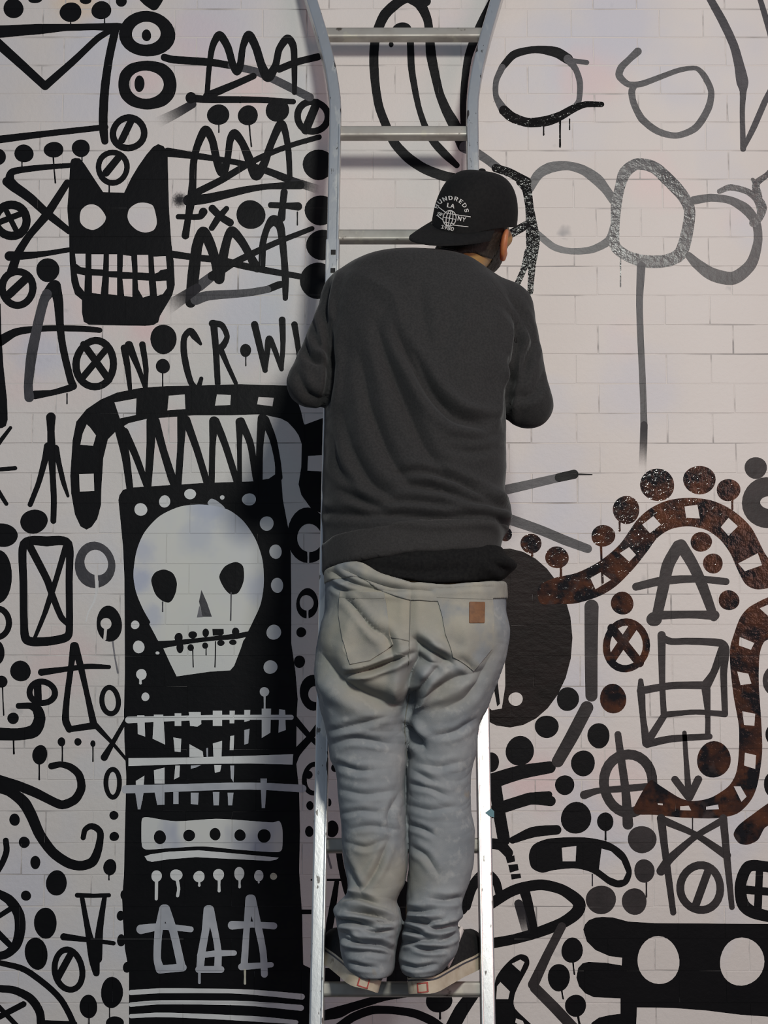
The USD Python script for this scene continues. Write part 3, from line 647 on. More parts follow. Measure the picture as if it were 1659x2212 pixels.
paint('painted_line', 'g', s((1305, -40, 42), (1400, 130, 50), (1460, 260, 50), (1490, 370, 56), (1510, 470, 70), (1515, 530, 40), (1510, 650, 30), (1515, 862, 34)), s((1515, 862, 26), (1580, 730, 36), (1640, 590, 36), (1690, 500, 40)))
paint('painted_line', 'g', s((1605, -30, 30), (1660, 150, 36), (1690, 260, 36)))
paint('painted_ring', 'g3', s((280, 1090, 50), (330, 1010, 56), (400, 970, 62), (500, 960, 52), (590, 985, 56), (670, 1040, 66), (722, 1100, 52), (765, 1160, 52)), s((325, 1355, 40), (420, 1430, 40), (520, 1455, 36), (640, 1445, 42), (740, 1390, 50), (775, 1290, 48)), label='grey ring nearest the man')
paint('painted_line', 'kw', s((230, 1050, 60), (262, 1095, 56), (278, 1200, 48), (290, 1300, 66), (298, 1400, 80), (292, 1540, 44), (283, 1690, 34)), s((275, 1460, 52), (245, 1560, 36), (200, 1660, 34)), s((150, 1365, 50), (230, 1320, 50), (285, 1285, 40)))
paint('painted_ring', 's', s((780, 1190, 62), (800, 1090, 58), (830, 1000, 70), (900, 950, 66), (1000, 970, 70), (1100, 1060, 76), (1170, 1140, 68), (1205, 1220, 66), (1190, 1350, 70), (1150, 1470, 76), (1060, 1512, 72), (940, 1512, 72), (840, 1480, 62), (772, 1420, 62), (775, 1300, 50), closed=True), drip(805, 1500, 1660, 9), label='silvery wet middle ring')
paint('painted_ring', 'g3', s((1230, 1160, 50), (1330, 1145, 46), (1440, 1160, 46), (1530, 1210, 60), (1590, 1290, 52), (1600, 1400, 52), (1560, 1530, 66), (1460, 1610, 76), (1340, 1590, 76), (1250, 1530, 60), (1200, 1480, 42)), label='grey ring at the right edge')
paint('painted_curl', 's', s((1378, 1108, 30), (1440, 1085, 36), (1530, 1105, 36), (1590, 1145, 46), (1622, 1200, 60), (1610, 1262, 40), (1575, 1290, 50)), s((1690, 970, 30), (1650, 1015, 32), (1590, 1065, 42), (1600, 1140, 52)), s((1570, 1040, 22), (1592, 1068, 34)))
C(1040, 500, KO)
paint('painted_line', 'g', s((925, 200, 50), (915, 400, 40), (920, 600, 38), (930, 800, 38), (938, 1000, 38), (941, 1140, 42)))
paint('painted_smear', 'fe', s((941, 1120, 42), (938, 1250, 44), (932, 1390, 48)))
paint('painted_ray', 'g', s((120, 1500, 58), (300, 1460, 52), (450, 1425, 50)))
paint('painted_ray', 'k', s((450, 1425, 52), (535, 1406, 54)), s((535, 1406, 12), (640, 1408, 6)))
C(1040, 900, KO)
paint('painted_ray', 'g', s((150, 590, 62), (350, 660, 56), (480, 715, 56), (615, 765, 50)))
dots('b', d(1018, 395, 100, 93), d(1262, 367, 96, 81), U(d(1430, 425, 70, 63), drip(1452, 480, 535, 14)), U(d(838, 540, 78, 80), drip(800, 610, 660, 13)), U(d(705, 690, 70, 62), drip(692, 745, 960, 14, 10)), d(140, 680, 36, 42), U(d(287, 735, 62, 56), drip(293, 785, 805, 14)), U(d(437, 815, 68, 63), drip(460, 870, 920, 16)),
     d(1272, 725, 63, 56), d(1340, 850, 58, 57), d(1433, 1063, 60, 58), d(815, 1080, 66, 66))
dots('gb', d(1588, 297, 66, 62))
paint('painted_ring', 'gb', d(1650, 500, 142, 147), minus=[d(1665, 497, 52, 36)])
paint('painted_disc', 'bd', d(165, 1280, 352, 525), minus=[d(198, 1635, 41, 40), q((-60, 1290), (60, 1300), (136, 1360), (138, 1560), (118, 1690), (60, 1700), (-60, 1600))], label='large dark brown disc right of the jeans')
paint('painted_snake', 'b', p((330, 985), (420, 935), (550, 905), (680, 840), (800, 740), (900, 600), (980, 530), (1080, 485), (1200, 470), (1330, 485), (1450, 540), (1560, 640), (1640, 790), (1700, 880), (1700, 975), (1600, 1000), (1530, 970), (1480, 880), (1440, 790), (1380, 710), (1300, 655),
                              (1200, 635), (1100, 650), (1020, 700), (960, 780), (880, 880), (780, 980), (680, 1040), (550, 1080), (450, 1085), (340, 1080)),
      minus=[q((930, 625), (995, 575), (1040, 625), (975, 675)), q((1175, 520), (1250, 510), (1265, 590), (1185, 585)), q((1385, 640), (1430, 585), (1485, 635), (1430, 690)), q((1485, 850), (1600, 790), (1625, 860), (1525, 895)), q((800, 790), (855, 755), (895, 800), (855, 840)), q((630, 935), (690, 900), (750, 945), (660, 1000))],
      over=1, label='wet brown snake arching over the letter A')
paint('painted_crossed_ring', 'b', ring(838, 1325, 138, 155, 42), s((755, 1225, 52), (915, 1425, 52)), s((880, 1215, 52), (750, 1410, 52)), label='wet brown ring with an X inside')
paint('painted_letter', 'gb', s((1140, 750, 70), (1080, 860, 72), (1050, 1000, 66), (1012, 1170, 60)), s((1155, 745, 70), (1220, 850, 66), (1280, 980, 62), (1345, 1160, 50)), s((1020, 1150, 52), (1200, 1145, 46), (1350, 1150, 56)), s((895, 985, 46), (1050, 950, 50), (1250, 940, 42), (1415, 955, 42)), d(1000, 1172, 45, 42), label='dark grey letter A under the snake')
paint('painted_bar', 'gb', s((637, 1100, 82), (635, 1400, 74), (637, 1615, 70)))
KR = KO
C(1040, 1400, KR)
paint('painted_cube', 'gb', s((1043, -75, 48), (1046, 200, 36), (1056, 388, 36)), s((1045, -60, 44), (1100, -38, 40), (1200, -40, 40), (1380, -30, 46), (1412, 10, 50), (1402, 150, 40), (1410, 382, 36)), s((1395, 10, 52), (1345, 140, 42), (1300, 215, 60)), s((1056, 385, 36), (1240, 370, 30), (1410, 382, 36)),
      s((922, 190, 30), (925, 260, 46), (935, 400, 36), (955, 550, 50)), s((922, 247, 46), (1100, 217, 42), (1290, 215, 46)), s((1300, 240, 52), (1310, 380, 32), (1310, 500, 32)), s((960, 555, 46), (1100, 525, 42), (1320, 512, 36)), s((960, 545, 46), (1055, 395, 40)), label='dark grey wire cube outline')
paint('painted_bar', 'gb', s((610, 345, 76), (530, 500, 76), (442, 655, 70)))
dots('k', d(500, 295, 65, 68), d(378, 455, 68, 66), d(222, 595, 82, 86), d(678, 507, 65, 72), d(588, 667, 68, 76), d(482, 793, 55, 58), d(548, 983, 88, 92), U(d(717, 1005, 48, 53), drip(718, 1050, 1110, 11)), d(55, 660, 48, 56))
dots('b', d(762, 293, 76, 86), d(1345, 645, 98, 105))
dots('gb', d(930, 1108, 82, 80), U(d(943, 1290, 58, 69), drip(955, 1350, 1440, 11)), d(692, 1457, 86, 84), d(885, 1467, 73, 76))
paint('painted_ladder_mark', 'k', s((30, 780, 90), (220, 720, 82), (395, 690, 70)), s((60, 950, 70), (110, 925, 70), (250, 880, 70), (300, 870, 70), (400, 885, 60)), s((80, 800, 72), (102, 950, 72), (130, 1110, 72)), s((180, 1112, 40), (300, 1065, 62), (435, 1052, 56)), s((230, 885, 60), (300, 860, 50), (390, 848, 40)))
paint('painted_crossed_ring', 'gb', ring(850, 782, 172, 195, 58), s((790, 500, 40), (810, 650, 46), (835, 830, 50), (848, 1020, 62)), s((595, 850, 50), (680, 825, 36), (850, 812, 42), (970, 800, 40)), label='dark grey ring with a long cross through it')
paint('painted_snake', 'b', p((950, 800), (985, 765), (1040, 800), (1150, 868), (1230, 885), (1330, 865), (1430, 800), (1475, 720), (1490, 600), (1490, 450), (1460, 280), (1440, 100), (1440, 0), (1455, -60), (1500, -180), (1570, -250), (1720, -300), (1720, -80), (1640, -40), (1610, 40), (1605, 200), (1618, 400), (1625, 600), (1600, 780), (1560, 880), (1480, 958),
                              (1350, 985), (1150, 980), (1000, 965), (900, 962), (880, 930)),
      minus=[q((1610, -230), (1700, -270), (1700, -150)), q((1495, -65), (1580, -30), (1560, 10), (1490, -15)), q((1480, 135), (1545, 148), (1563, 205), (1500, 215)), q((1510, 365), (1585, 380), (1580, 450), (1520, 445)), q((1525, 605), (1590, 620), (1585, 700), (1520, 680)), q((1460, 800), (1500, 800), (1535, 860), (1505, 890)),
             q((1150, 915), (1200, 912), (1215, 940), (1150, 938)), q((1300, 918), (1370, 905), (1375, 933), (1300, 935)), q((1020, 898), (1050, 900), (1050, 910), (1022, 908))], label='dark brown snake turning down along the right edge')
paint('painted_ring', 'gb', ring(1690, 190, 62, 85, 30))
dots('k', d(1690, 500, 45, 62), d(1680, 790, 45, 70))
paint('painted_arrow', 'gb', s((1175, 490, 26), (1185, 650, 30), (1200, 850, 40)), s((1120, 760, 42), (1200, 865, 42)), s((1255, 760, 46), (1205, 865, 42)), label='dark grey arrow pointing down')
paint('painted_trestle', 'gb', s((1040, 985, 50), (1060, 1150, 42), (1110, 1530, 36)), s((1400, 985, 46), (1420, 1200, 42), (1450, 1500, 32)), s((1060, 1000, 46), (1240, 1080, 36), (1420, 1200, 50)), s((1390, 1000, 42), (1240, 1090, 36), (1090, 1220, 50), (1040, 1290, 54)), drip(1222, 980, 1060, 8))
paint('painted_blob', 'b', p((1700, 880), (1560, 970), (1485, 1030), (1460, 1080), (1490, 1128), (1540, 1138), (1600, 1110), (1640, 1040), (1700, 1000)))
paint('painted_finger', 'k', p((275, 1200), (300, 1140), (380, 1105), (500, 1095), (620, 1098), (740, 1125), (830, 1190), (870, 1290), (850, 1360), (800, 1385), (740, 1370), (640, 1300), (540, 1275), (420, 1285), (350, 1300), (290, 1270)),
      minus=[q((465, 1155), (550, 1145), (545, 1235), (470, 1235)), q((695, 1160), (750, 1175), (810, 1230), (840, 1300), (820, 1340), (790, 1345), (740, 1325), (680, 1280))], label='black finger shape with a white nail')
paint('drip', 'g', drip(642, 1310, 1375, 9))
paint('painted_neck', 'k', s((40, 1130, 62), (110, 1140, 62), (155, 1185, 56)), q((140, 1210), (190, 1200), (195, 1235), (150, 1245)), q((155, 1255), (210, 1250), (215, 1285), (165, 1300)), q((170, 1310), (225, 1305), (230, 1330), (175, 1340)))
paint('painted_petal', 'k', s((40, 1490, 62), (150, 1420, 62), (230, 1388, 62), (350, 1370, 62), (470, 1400, 62), (562, 1470, 72), (552, 1530, 72), (470, 1590, 66), (330, 1645, 62), (190, 1685, 58), (40, 1712, 62)), s((245, 1390, 62), (270, 1480, 56), (300, 1640, 60)))
paint('painted_smear', 'ff', s((215, 1480, 50), (258, 1630, 52)))
C(1040, 1593, KO)
paint('painted_zigzag', 'gb', s((465, 1095, 50), (380, 1260, 52), (300, 1430, 62)), s((310, 1450, 60), (420, 1560, 62), (560, 1710, 62)))
dots('k', U(d(525, 1232, 62, 73), drip(530, 1300, 1370, 10, 8)), U(d(448, 1390, 65, 78), drip(465, 1465, 1512, 10, 8)), U(d(545, 1553, 60, 65), drip(560, 1615, 1660, 14, 8)))
paint('painted_hooked_band', 'k', p((80, 1720), (78, 1420), (110, 1350), (170, 1285), (225, 1255), (268, 1270), (275, 1320), (215, 1435), (190, 1500), (195, 1570), (330, 1720)), minus=[q((175, 1310), (225, 1285), (250, 1300), (225, 1355)), q((90, 1440), (110, 1415), (165, 1470), (155, 1515), (85, 1515)), q((200, 1625), (240, 1640), (260, 1690), (195, 1650))])
paint('painted_hand', 'k', q((590, 1112), (600, 1082), (622, 1058), (660, 1043), (700, 1039), (760, 1042), (850, 1066), (1000, 1075), (1659, 1080), (1840, 1085), (2050, 1110), (2110, 1180), (2090, 1260), (1960, 1290), (1960, 1320), (2120, 1340), (2170, 1400), (2130, 1470), (1960, 1500), (1955, 1600), (1720, 1620), (1500, 1605), (1300, 1580), (1100, 1565), (900, 1562), (893, 1720), (600, 1720), (640, 1650), (680, 1622), (740, 1608), (805, 1600), (805, 1510), (650, 1503), (600, 1480),
                             (565, 1440), (550, 1390), (560, 1335), (585, 1308), (620, 1299), (720, 1305), (812, 1320), (815, 1275), (740, 1265), (660, 1230), (610, 1180)), minus=[d(1025, 1290, 122, 139), d(1508, 1298, 130, 139)], label='big black creature with two round white eyes')
paint('painted_crossed_ring', 'k', s((1720, 770, 62), (1650, 748, 62), (1545, 748, 66), (1500, 850, 66), (1512, 960, 70), (1572, 1012, 70), (1720, 1050, 62)), s((1610, 760, 42), (1600, 990, 46)), s((1490, 878, 50), (1720, 898, 46)))
paint('painted_slashed_ring', 'gb', ring(1268, 870, 140, 152, 46, 6), s((1315, 765, 46), (1235, 985, 46)))

# ------------------------------------------------------------------ the ladder
DIST0, LEAN, RUNG0, STEP = 0.655, 0.247, 1.052, 0.2840
lad_y = lambda z: -(DIST0 - (np.asarray(z, float) - RUNG0) * LEAN)
TILT = math.atan(LEAN)                                  # from the vertical, the top towards the wall
L_UP, L_OUT = np.array([0, math.sin(TILT), math.cos(TILT)]), np.array([0, -math.cos(TILT), math.sin(TILT)])   # along the rails; out towards the climber
rail_x = {-1: PchipInterpolator([-0.1, 1.08, 2.9, 3.10, 3.19, 3.30, 3.40, 3.62], [-0.1445, -0.1362, -0.1217, -0.1205, -0.130, -0.153, -0.180, -0.240]),
          1: PchipInterpolator([-0.1, 1.08, 2.9, 3.10, 3.19, 3.30, 3.40, 3.62], [0.207, 0.2110, 0.2180, 0.2195, 0.230, 0.254, 0.281, 0.341])}


def rounded_rect(w, h, r, n=4):
    pts = []
    for cx, cy, a in ((w / 2 - r, h / 2 - r, 0), (-w / 2 + r, h / 2 - r, 90), (-w / 2 + r, -h / 2 + r, 180), (w / 2 - r, -h / 2 + r, 270)):
        for t in np.linspace(a, a + 90, n):
            pts.append((cx + r * math.cos(math.radians(t)), cy + r * math.sin(math.radians(t))))
    return np.array(pts)


def sweep(profile, centres, us, vs):
    """A closed profile carried along centres; (us, vs) span each cross-section."""
    k, n = len(profile), len(centres)
    v = np.vstack([c + profile[:, :1] * u + profile[:, 1:] * w for c, u, w in zip(centres, us, vs)])
    f = []
    for i in range(n - 1):
        for j in range(k):
            a, b = i * k + j, i * k + (j + 1) % k
            f += [(a, b, b + k), (a, b + k, a + k)]
    v = np.vstack([v, centres[0], centres[-1]])
    for j in range(k):
        f += [(n * k, (j + 1) % k, j), (n * k + 1, (n - 1) * k + j, (n - 1) * k + (j + 1) % k)]
    m = trimesh.Trimesh(v, np.array(f), process=False)
    if m.volume < 0:
        m.invert()
    return m


ladder = thing('ladder', 'paint-speckled aluminium ladder with splayed top leaning on the wall', 'ladder')
RW, RD = 0.029, 0.050
for sd in (-1, 1):
    zs = np.concatenate([[0.028], np.linspace(0.3, 3.0, 10), np.linspace(3.05, 3.56, 14)])
    c = np.column_stack([rail_x[sd](zs), lad_y(zs), zs])
    prof = rounded_rect(RW, RD, 0.0045)
    # shallow lip along the rail's inner edge, as on the extrusion
    obj('rail', sweep(prof, c, [np.array([1.0, 0, 0])] * len(c), [L_OUT] * len(c)), M['alu'], ladder, smooth=35)
    lz = np.linspace(0.1, 3.05, 8)
    lc = np.column_stack([rail_x[sd](lz) - sd * (RW / 2 - 0.003), lad_y(lz), lz]) + L_OUT * (RD / 2 + 0.0015)
    obj('rail_lip', sweep(rounded_rect(0.005, 0.004, 0.0015, 3), lc, [np.array([1.0, 0, 0])] * len(lc), [L_OUT] * len(lc)), M['alu'], ladder, smooth=35)
    foot = slab(-0.02, 0.02, -0.036, 0.036, 0, 0.05)
    foot.apply_translation([float(rail_x[sd](0.0)), float(lad_y(0.02)), 0.0])
    obj('rubber_foot', foot, M['rubber'], ladder)
    zt = 3.56
    pad = slab(-0.022, 0.022, -0.03, 0.008, -0.03, 0.03)
    pad.apply_translation([float(rail_x[sd](zt)), -0.0095, zt + 0.012])
    obj('rubber_pad', pad, M['rubber'], ladder)
for k in range(-3, 9):
    z = RUNG0 + STEP * k
    x0, x1 = float(rail_x[-1](z)), float(rail_x[1](z))
    prof = rounded_rect(0.030, 0.030, 0.007)
    xs = np.array([x0 + 0.004, x1 - 0.004])
    c = np.column_stack([xs, np.full(2, lad_y(z)), np.full(2, z)])
    obj('rung', sweep(prof, c, [L_OUT] * 2, [L_UP] * 2), M['rung'], ladder, smooth=35)
for sd in (-1, 1):
    za, zb = 2.60, 2.735
    zz = np.array([za, zb])
    c = np.column_stack([rail_x[sd](zz), lad_y(zz), zz])
    br = obj('coupling_bracket', sweep(rounded_rect(RW + 0.004, RD + 0.005, 0.003), c, [np.array([1.0, 0, 0])] * 2, [L_OUT] * 2), M['alu'], ladder, smooth=35)
    for zz in (2.652, 2.700):
        m = trimesh.creation.box([0.011, 0.004, 0.012])
        m.apply_transform(trimesh.transformations.rotation_matrix(TILT, [-1, 0, 0]))
        m.apply_translation(np.array([float(rail_x[sd](zz)) + 0.002, float(lad_y(zz)), zz]) + L_OUT * (RD / 2 + 0.0026))
        obj('bolt_slot', m, M['slot'], br)
st = at_y(1054, 1755, lad_y(1.44) - 0.026)
m = trimesh.creation.extrude_polygon(Polygon([(-0.008, 0), (0.004, 0.009), (0.0105, 0.003), (0.0105, -0.010), (0.002, -0.008)]), 0.0008)
m.apply_transform(trimesh.transformations.rotation_matrix(math.pi / 2 - TILT, [1, 0, 0]))
m.apply_translation([st[0] + 0.002, float(lad_y(st[2])) - 0.0268, st[2]])
obj('sticker', m, M['teal'], ladder, label='torn teal sticker')

# ------------------------------------------------------------------ tools for bodies and cloth
def surface_nets(f, lo, hi, h):
    """The zero surface of f(points) as a closed triangle mesh."""
    lo, hi = np.array(lo, float), np.array(hi, float)
    n = np.ceil((hi - lo) / h).astype(int) + 1
    ax = [lo[i] + h * np.arange(n[i]) for i in range(3)]
    val = np.empty(n)
    for i in range(0, n[0], 24):
        g = np.stack(np.meshgrid(ax[0][i:i + 24], ax[1], ax[2], indexing='ij'), -1)
        val[i:i + 24] = f(g.reshape(-1, 3)).reshape(g.shape[:3])
    val[0], val[-1], val[:, 0], val[:, -1], val[:, :, 0], val[:, :, -1] = (1e-3,) * 6
    sl = lambda d, k: slice(d, n[k] - 1 + d)
    corners = [(a, b, c) for a in (0, 1) for b in (0, 1) for c in (0, 1)]
    cv = {k: val[sl(k[0], 0), sl(k[1], 1), sl(k[2], 2)] for k in corners}
    ins = sum((cv[k] < 0).astype(int) for k in corners)
    act = (ins > 0) & (ins < 8)
    ids = np.full(act.shape, -1); ids[act] = np.arange(act.sum())
    base = np.argwhere(act)
    acc, cnt = np.zeros((len(base), 3)), np.zeros(len(base))
    for a in corners:
        for k in range(3):
            if a[k] == 0:
                b = tuple(1 if i == k else a[i] for i in range(3))
                va, vb = cv[a][act], cv[b][act]
                x = (va < 0) != (vb < 0)
                t = va[x] / (va[x] - vb[x])
                pt = np.tile(np.array(a, float), (x.sum(), 1)); pt[:, k] = t
                acc[x] += pt; cnt[x] += 1
    v = lo + h * (base + acc / cnt[:, None])
    quads = []
    for k in range(3):
        i, j = (k + 1) % 3, (k + 2) % 3
        s0 = [slice(1, -1)] * 3; s0[k] = slice(0, -1)
        s1 = list(s0); s1[k] = slice(1, None)
        a, b = val[tuple(s0)] < 0, val[tuple(s1)] < 0
        e = np.argwhere(a != b)
        off = np.array([1, 1, 1]); off[k] = 0
        e = e + off
        flip = a[tuple((e - off).T)]
        def cell(di, dj):
            c = e.copy(); c[:, i] += di; c[:, j] += dj
            return ids[tuple(c.T)]
        qd = np.stack([cell(-1, -1), cell(0, -1), cell(0, 0), cell(-1, 0)], 1)
        qd[~flip] = qd[~flip][:, ::-1]
        quads.append(qd)
    qd = np.vstack(quads)
    f_ = np.vstack([qd[:, [0, 1, 2]], qd[:, [0, 2, 3]]])
    m = trimesh.Trimesh(v, f_, process=False)
    if m.volume < 0:
        m.invert()
    return m


def smin(a, b, k):
    h = np.clip(0.5 + 0.5 * (b - a) / k, 0, 1)
    return b * (1 - h) + a * h - k * h * (1 - h)


def smax(a, b, k):
    return -smin(-a, -b, k)


def bone(p, a, b, ra, rb):
    a, b = np.array(a, float), np.array(b, float)
    t = np.clip(((p - a) @ (b - a)) / ((b - a) @ (b - a)), 0, 1)
    return np.linalg.norm(p - a - t[:, None] * (b - a), axis=1) - (ra + (rb - ra) * t)


def ball(p, c, r):
    """An ellipsoid's rough distance."""
    q_ = (p - np.array(c, float)) / np.array(r, float)
    l = np.linalg.norm(q_, axis=1)
    return (l - 1) * np.min(r)


class Loft:
    """A body of level cross-sections traced in the picture: rows (py, left px, right px), with its centre's depth and half-thickness by height."""

    def __init__(self, rows, depth, thick, power=2.3):
        z, cx, a = [], [], []
        for py, l, r in rows:
            y = -0.55
            for _ in range(6):
                zz = at_y((l + r) / 2, py, y)[2]
                y = float(depth(zz))
            pl, pr = at_y(l, py, y), at_y(r, py, y)
            z.append(pl[2]); cx.append((pl[0] + pr[0]) / 2); a.append((pr[0] - pl[0]) / 2)
        o = np.argsort(z)
        self.z = np.array(z)[o]
        self.cx, self.a = PchipInterpolator(self.z, np.array(cx)[o]), PchipInterpolator(self.z, np.array(a)[o])
        self.depth, self.thick, self.n = depth, thick, power

    def __call__(self, p, grow=0.0):
        z = np.clip(p[:, 2], self.z[0], self.z[-1])
        a, b = self.a(z) + grow, self.thick(z) + grow
        l = ((np.abs(p[:, 0] - self.cx(z)) / a) ** self.n + (np.abs(p[:, 1] - self.depth(z)) / b) ** self.n) ** (1 / self.n)
        return (l - 1) * np.minimum(a, b)


def table(*rows):
    z, v = zip(*sorted(rows))
    return PchipInterpolator(z, v, extrapolate=True)


def smooth_mesh(m, n=6):
    import scipy.sparse as sp
    e = np.array(m.edges_unique)
    k = len(m.vertices)
    a = sp.coo_matrix((np.ones(2 * len(e)), (np.r_[e[:, 0], e[:, 1]], np.r_[e[:, 1], e[:, 0]])), (k, k)).tocsr()
    w = sp.diags(1 / np.maximum(np.asarray(a.sum(1)).ravel(), 1)) @ a
    v = np.array(m.vertices)
    for _ in range(n):
        for lam in (0.5, -0.52):
            v = v + lam * (w @ v - v)
    return trimesh.Trimesh(v, m.faces, process=False)


def near_normals(m):
    return meshkit.arrays((np.array(m.vertices), np.array(m.faces)), True)[2]


def folds(m, lines, jitter=0.0, seed=0, scale=22.0, gain=1.0, wrinkle=0.0):
    """Presses creases into the side of a cloth that the viewer sees. lines: (width px, depth m, points px); a negative depth makes a ridge."""
    v = np.array(m.vertices)
    nrm = near_normals(m)
    view = CAM - v
    view /= np.linalg.norm(view, axis=1, keepdims=True)
    facing = np.clip((nrm * view).sum(1) * 2.2, 0, 1)
    px = to_px(v)
    disp = np.zeros(len(v))
    for w, amp, pts in lines:
        a = _spline(np.array(pts, float), False, 40)
        lo, hi = a.min(0) - 4 * w, a.max(0) + 4 * w
        near = np.where(((px > lo) & (px < hi)).all(1))[0]
        if not len(near):
            continue
        t, k = cKDTree(a).query(px[near])
        d0, d1 = a[np.maximum(k - 1, 0)], a[np.minimum(k + 1, len(a) - 1)]
        tan = d1 - d0
        tan /= np.linalg.norm(tan, axis=1, keepdims=True) + 1e-9
        rel = px[near] - a[k]
        along = np.abs((rel * tan).sum(1))
        u = k / (len(a) - 1)
        taper = np.sin(np.pi * np.clip(u * 0.88 + 0.06, 0, 1)) ** 0.6
        dist = np.abs(rel[:, 0] * tan[:, 1] - rel[:, 1] * tan[:, 0])
        end = np.exp(-(along / (1.2 * w)) ** 2)
        disp[near] += gain * amp * taper * end * (-0.55 * np.exp(-(dist / w) ** 2) - 0.6 * np.exp(-2.0 * dist / w) + 0.55 * np.exp(-((dist - 2.0 * w) / (1.1 * w)) ** 2))
    v = v + nrm * (disp * facing)[:, None]
    if wrinkle:
        w1 = meshkit.noise(v * np.array([13, 13, 48]) + 5.3 * meshkit.noise(v * 6, seed + 9)[:, None], seed + 5)
        patchy = np.clip(meshkit.noise(v * 9, seed + 7) * 2.2 - 0.5, 0, 1)
        v = v + nrm * ((np.abs(w1 - 0.5) ** 0.7 - 0.5) * wrinkle * patchy)[:, None]
    if jitter:
        v = v + nrm * ((meshkit.fbm(v * scale, 3, seed) - 0.5) * 2 * jitter)[:, None]
    return trimesh.Trimesh(v, m.faces, process=False)


def coat(m, ok, lift, jitter=0.0, inner=0.003):
    """A thin closed layer over the chosen vertices of a mesh: bands, hair."""
    v, fc, nrm = np.array(m.vertices), np.array(m.faces), near_normals(m)
    fs = fc[ok[fc].all(1)]
    use = np.unique(fs)
    new = np.full(len(v), -1); new[use] = np.arange(len(use))
    fs = new[fs]
    ed = np.vstack([fs[:, [0, 1]], fs[:, [1, 2]], fs[:, [2, 0]]])
    _, inv, cnt = np.unique(np.sort(ed, 1), axis=0, return_inverse=True, return_counts=True)
    rim = ed[cnt[inv.ravel()] == 1]
    # ease the ragged rim
    top = v[use].copy()
    n = len(use)
    for _ in range(4):
        acc, c = np.zeros((n, 3)), np.zeros(n)
        for a, b in ((0, 1), (1, 0)):
            np.add.at(acc, rim[:, a], top[rim[:, b]]); np.add.at(c, rim[:, a], 1)
        k = c > 0
        top[k] = 0.5 * top[k] + 0.5 * acc[k] / c[k, None]
    on_rim = np.zeros(n, bool); on_rim[rim.ravel()] = True
    h = np.where(on_rim, lift * 0.6, lift + jitter * (meshkit.noise(v[use] * 260, 4) - 0.5) * 2)
    out, back = top + nrm[use] * h[:, None], top - nrm[use] * inner
    side = np.vstack([np.column_stack([rim[:, 1], rim[:, 0], rim[:, 0] + n]), np.column_stack([rim[:, 1], rim[:, 0] + n, rim[:, 1] + n])])
    return trimesh.Trimesh(np.vstack([out, back]), np.vstack([fs, fs[:, ::-1] + n, side]), process=False)


class Drape:
    """The side of a mesh that the viewer sees, as depth over the picture, to lay patches on."""

    def __init__(self, m):
        v, nrm = np.array(m.vertices), near_normals(m)
        view = CAM - v
        view /= np.linalg.norm(view, axis=1, keepdims=True)
        k = (nrm * view).sum(1) > 0.05
        v, nrm = v[k], nrm[k]
        px = to_px(v)
        cell = np.floor(px / 4).astype(int)                     # the nearest only
        d_ = np.linalg.norm(v - CAM, axis=1)
        best = {}
        for i, c in enumerate(map(tuple, cell)):
            if c not in best or d_[i] < d_[best[c]] - 0.0:
                best[c] = i
        sel = []
        for i, c in enumerate(map(tuple, cell)):
            if d_[i] < d_[best[c]] + 0.012:
                sel.append(i)
        self.y = LinearNDInterpolator(px[sel], v[sel][:, 1])
        self.n = LinearNDInterpolator(px[sel], nrm[sel])

    def put(self, px, lift):
        px = np.asarray(px, float)
        y, n = self.y(px), self.n(px)
        ok = ~np.isnan(y)
        if not ok.any():
            y[:], n[:] = self.y.values.mean(), [0, -1.0, 0]
        elif not ok.all():
            t = cKDTree(px[ok]); _, k = t.query(px[~ok])
            y[~ok], n[~ok] = y[ok][k], n[ok][k]
        n /= np.linalg.norm(n, axis=1, keepdims=True)
        return at_y(px[:, 0], px[:, 1], y) + n * np.asarray(lift)[..., None]

    def patch(self, poly, lift=0.002, thick=0.002, step=5.0, edge=1.0):
        """A thin piece of cloth of that outline (px) lying on the mesh."""
        poly = poly.buffer(0)
        xa, ya, xb, yb = poly.bounds
        b = poly.exterior.segmentize(step).coords[:-1]
        inner = poly.buffer(-step * 0.6)
        g = np.array([(x, y) for x in np.arange(xa, xb, step) for y in np.arange(ya, yb, step) if inner.contains(Point(x, y))]).reshape(-1, 2)
        pts = np.vstack([np.array(b), g])
        from scipy.spatial import Delaunay
        tri = Delaunay(pts).simplices
        c = pts[tri].mean(1)
        keep = shapely.contains_xy(poly.buffer(0.2), c[:, 0], c[:, 1])
        tri = tri[keep]
        nb, n = len(b), len(pts)
        top, bot = self.put(pts, np.full(n, lift + thick)), self.put(pts, np.full(n, lift - 0.002))
        v = np.vstack([top, bot])
        cr = np.cross(top[tri[:, 1]] - top[tri[:, 0]], top[tri[:, 2]] - top[tri[:, 0]])
        if (cr * (CAM - top[tri[:, 0]])).sum() < 0:
            tri = tri[:, ::-1]
        f = [tri, tri[:, ::-1] + n]
        ring_ = np.arange(nb); nx = np.roll(ring_, -1)
        side = np.vstack([np.column_stack([ring_, nx, nx + n]), np.column_stack([ring_, nx + n, ring_ + n])])
        m = trimesh.Trimesh(v, np.vstack(f + [side]), process=False)
        return m

    def cord(self, pts, r, lift=0.0, n=6):
        """A stitched seam or drawn line: a thin tube along px points."""
        a = _spline(np.array(pts, float), False, n)
        c = self.put(a, np.full(len(a), lift))
        t = np.gradient(c, axis=0); t /= np.linalg.norm(t, axis=1, keepdims=True)
        u = np.cross(t, CAM - c); u /= np.linalg.norm(u, axis=1, keepdims=True)
        w_ = np.cross(t, u)
        k = np.linspace(0, 2 * np.pi, 6, endpoint=False)
        return sweep(np.column_stack([r * np.cos(k), r * np.sin(k)]), c, u, w_)


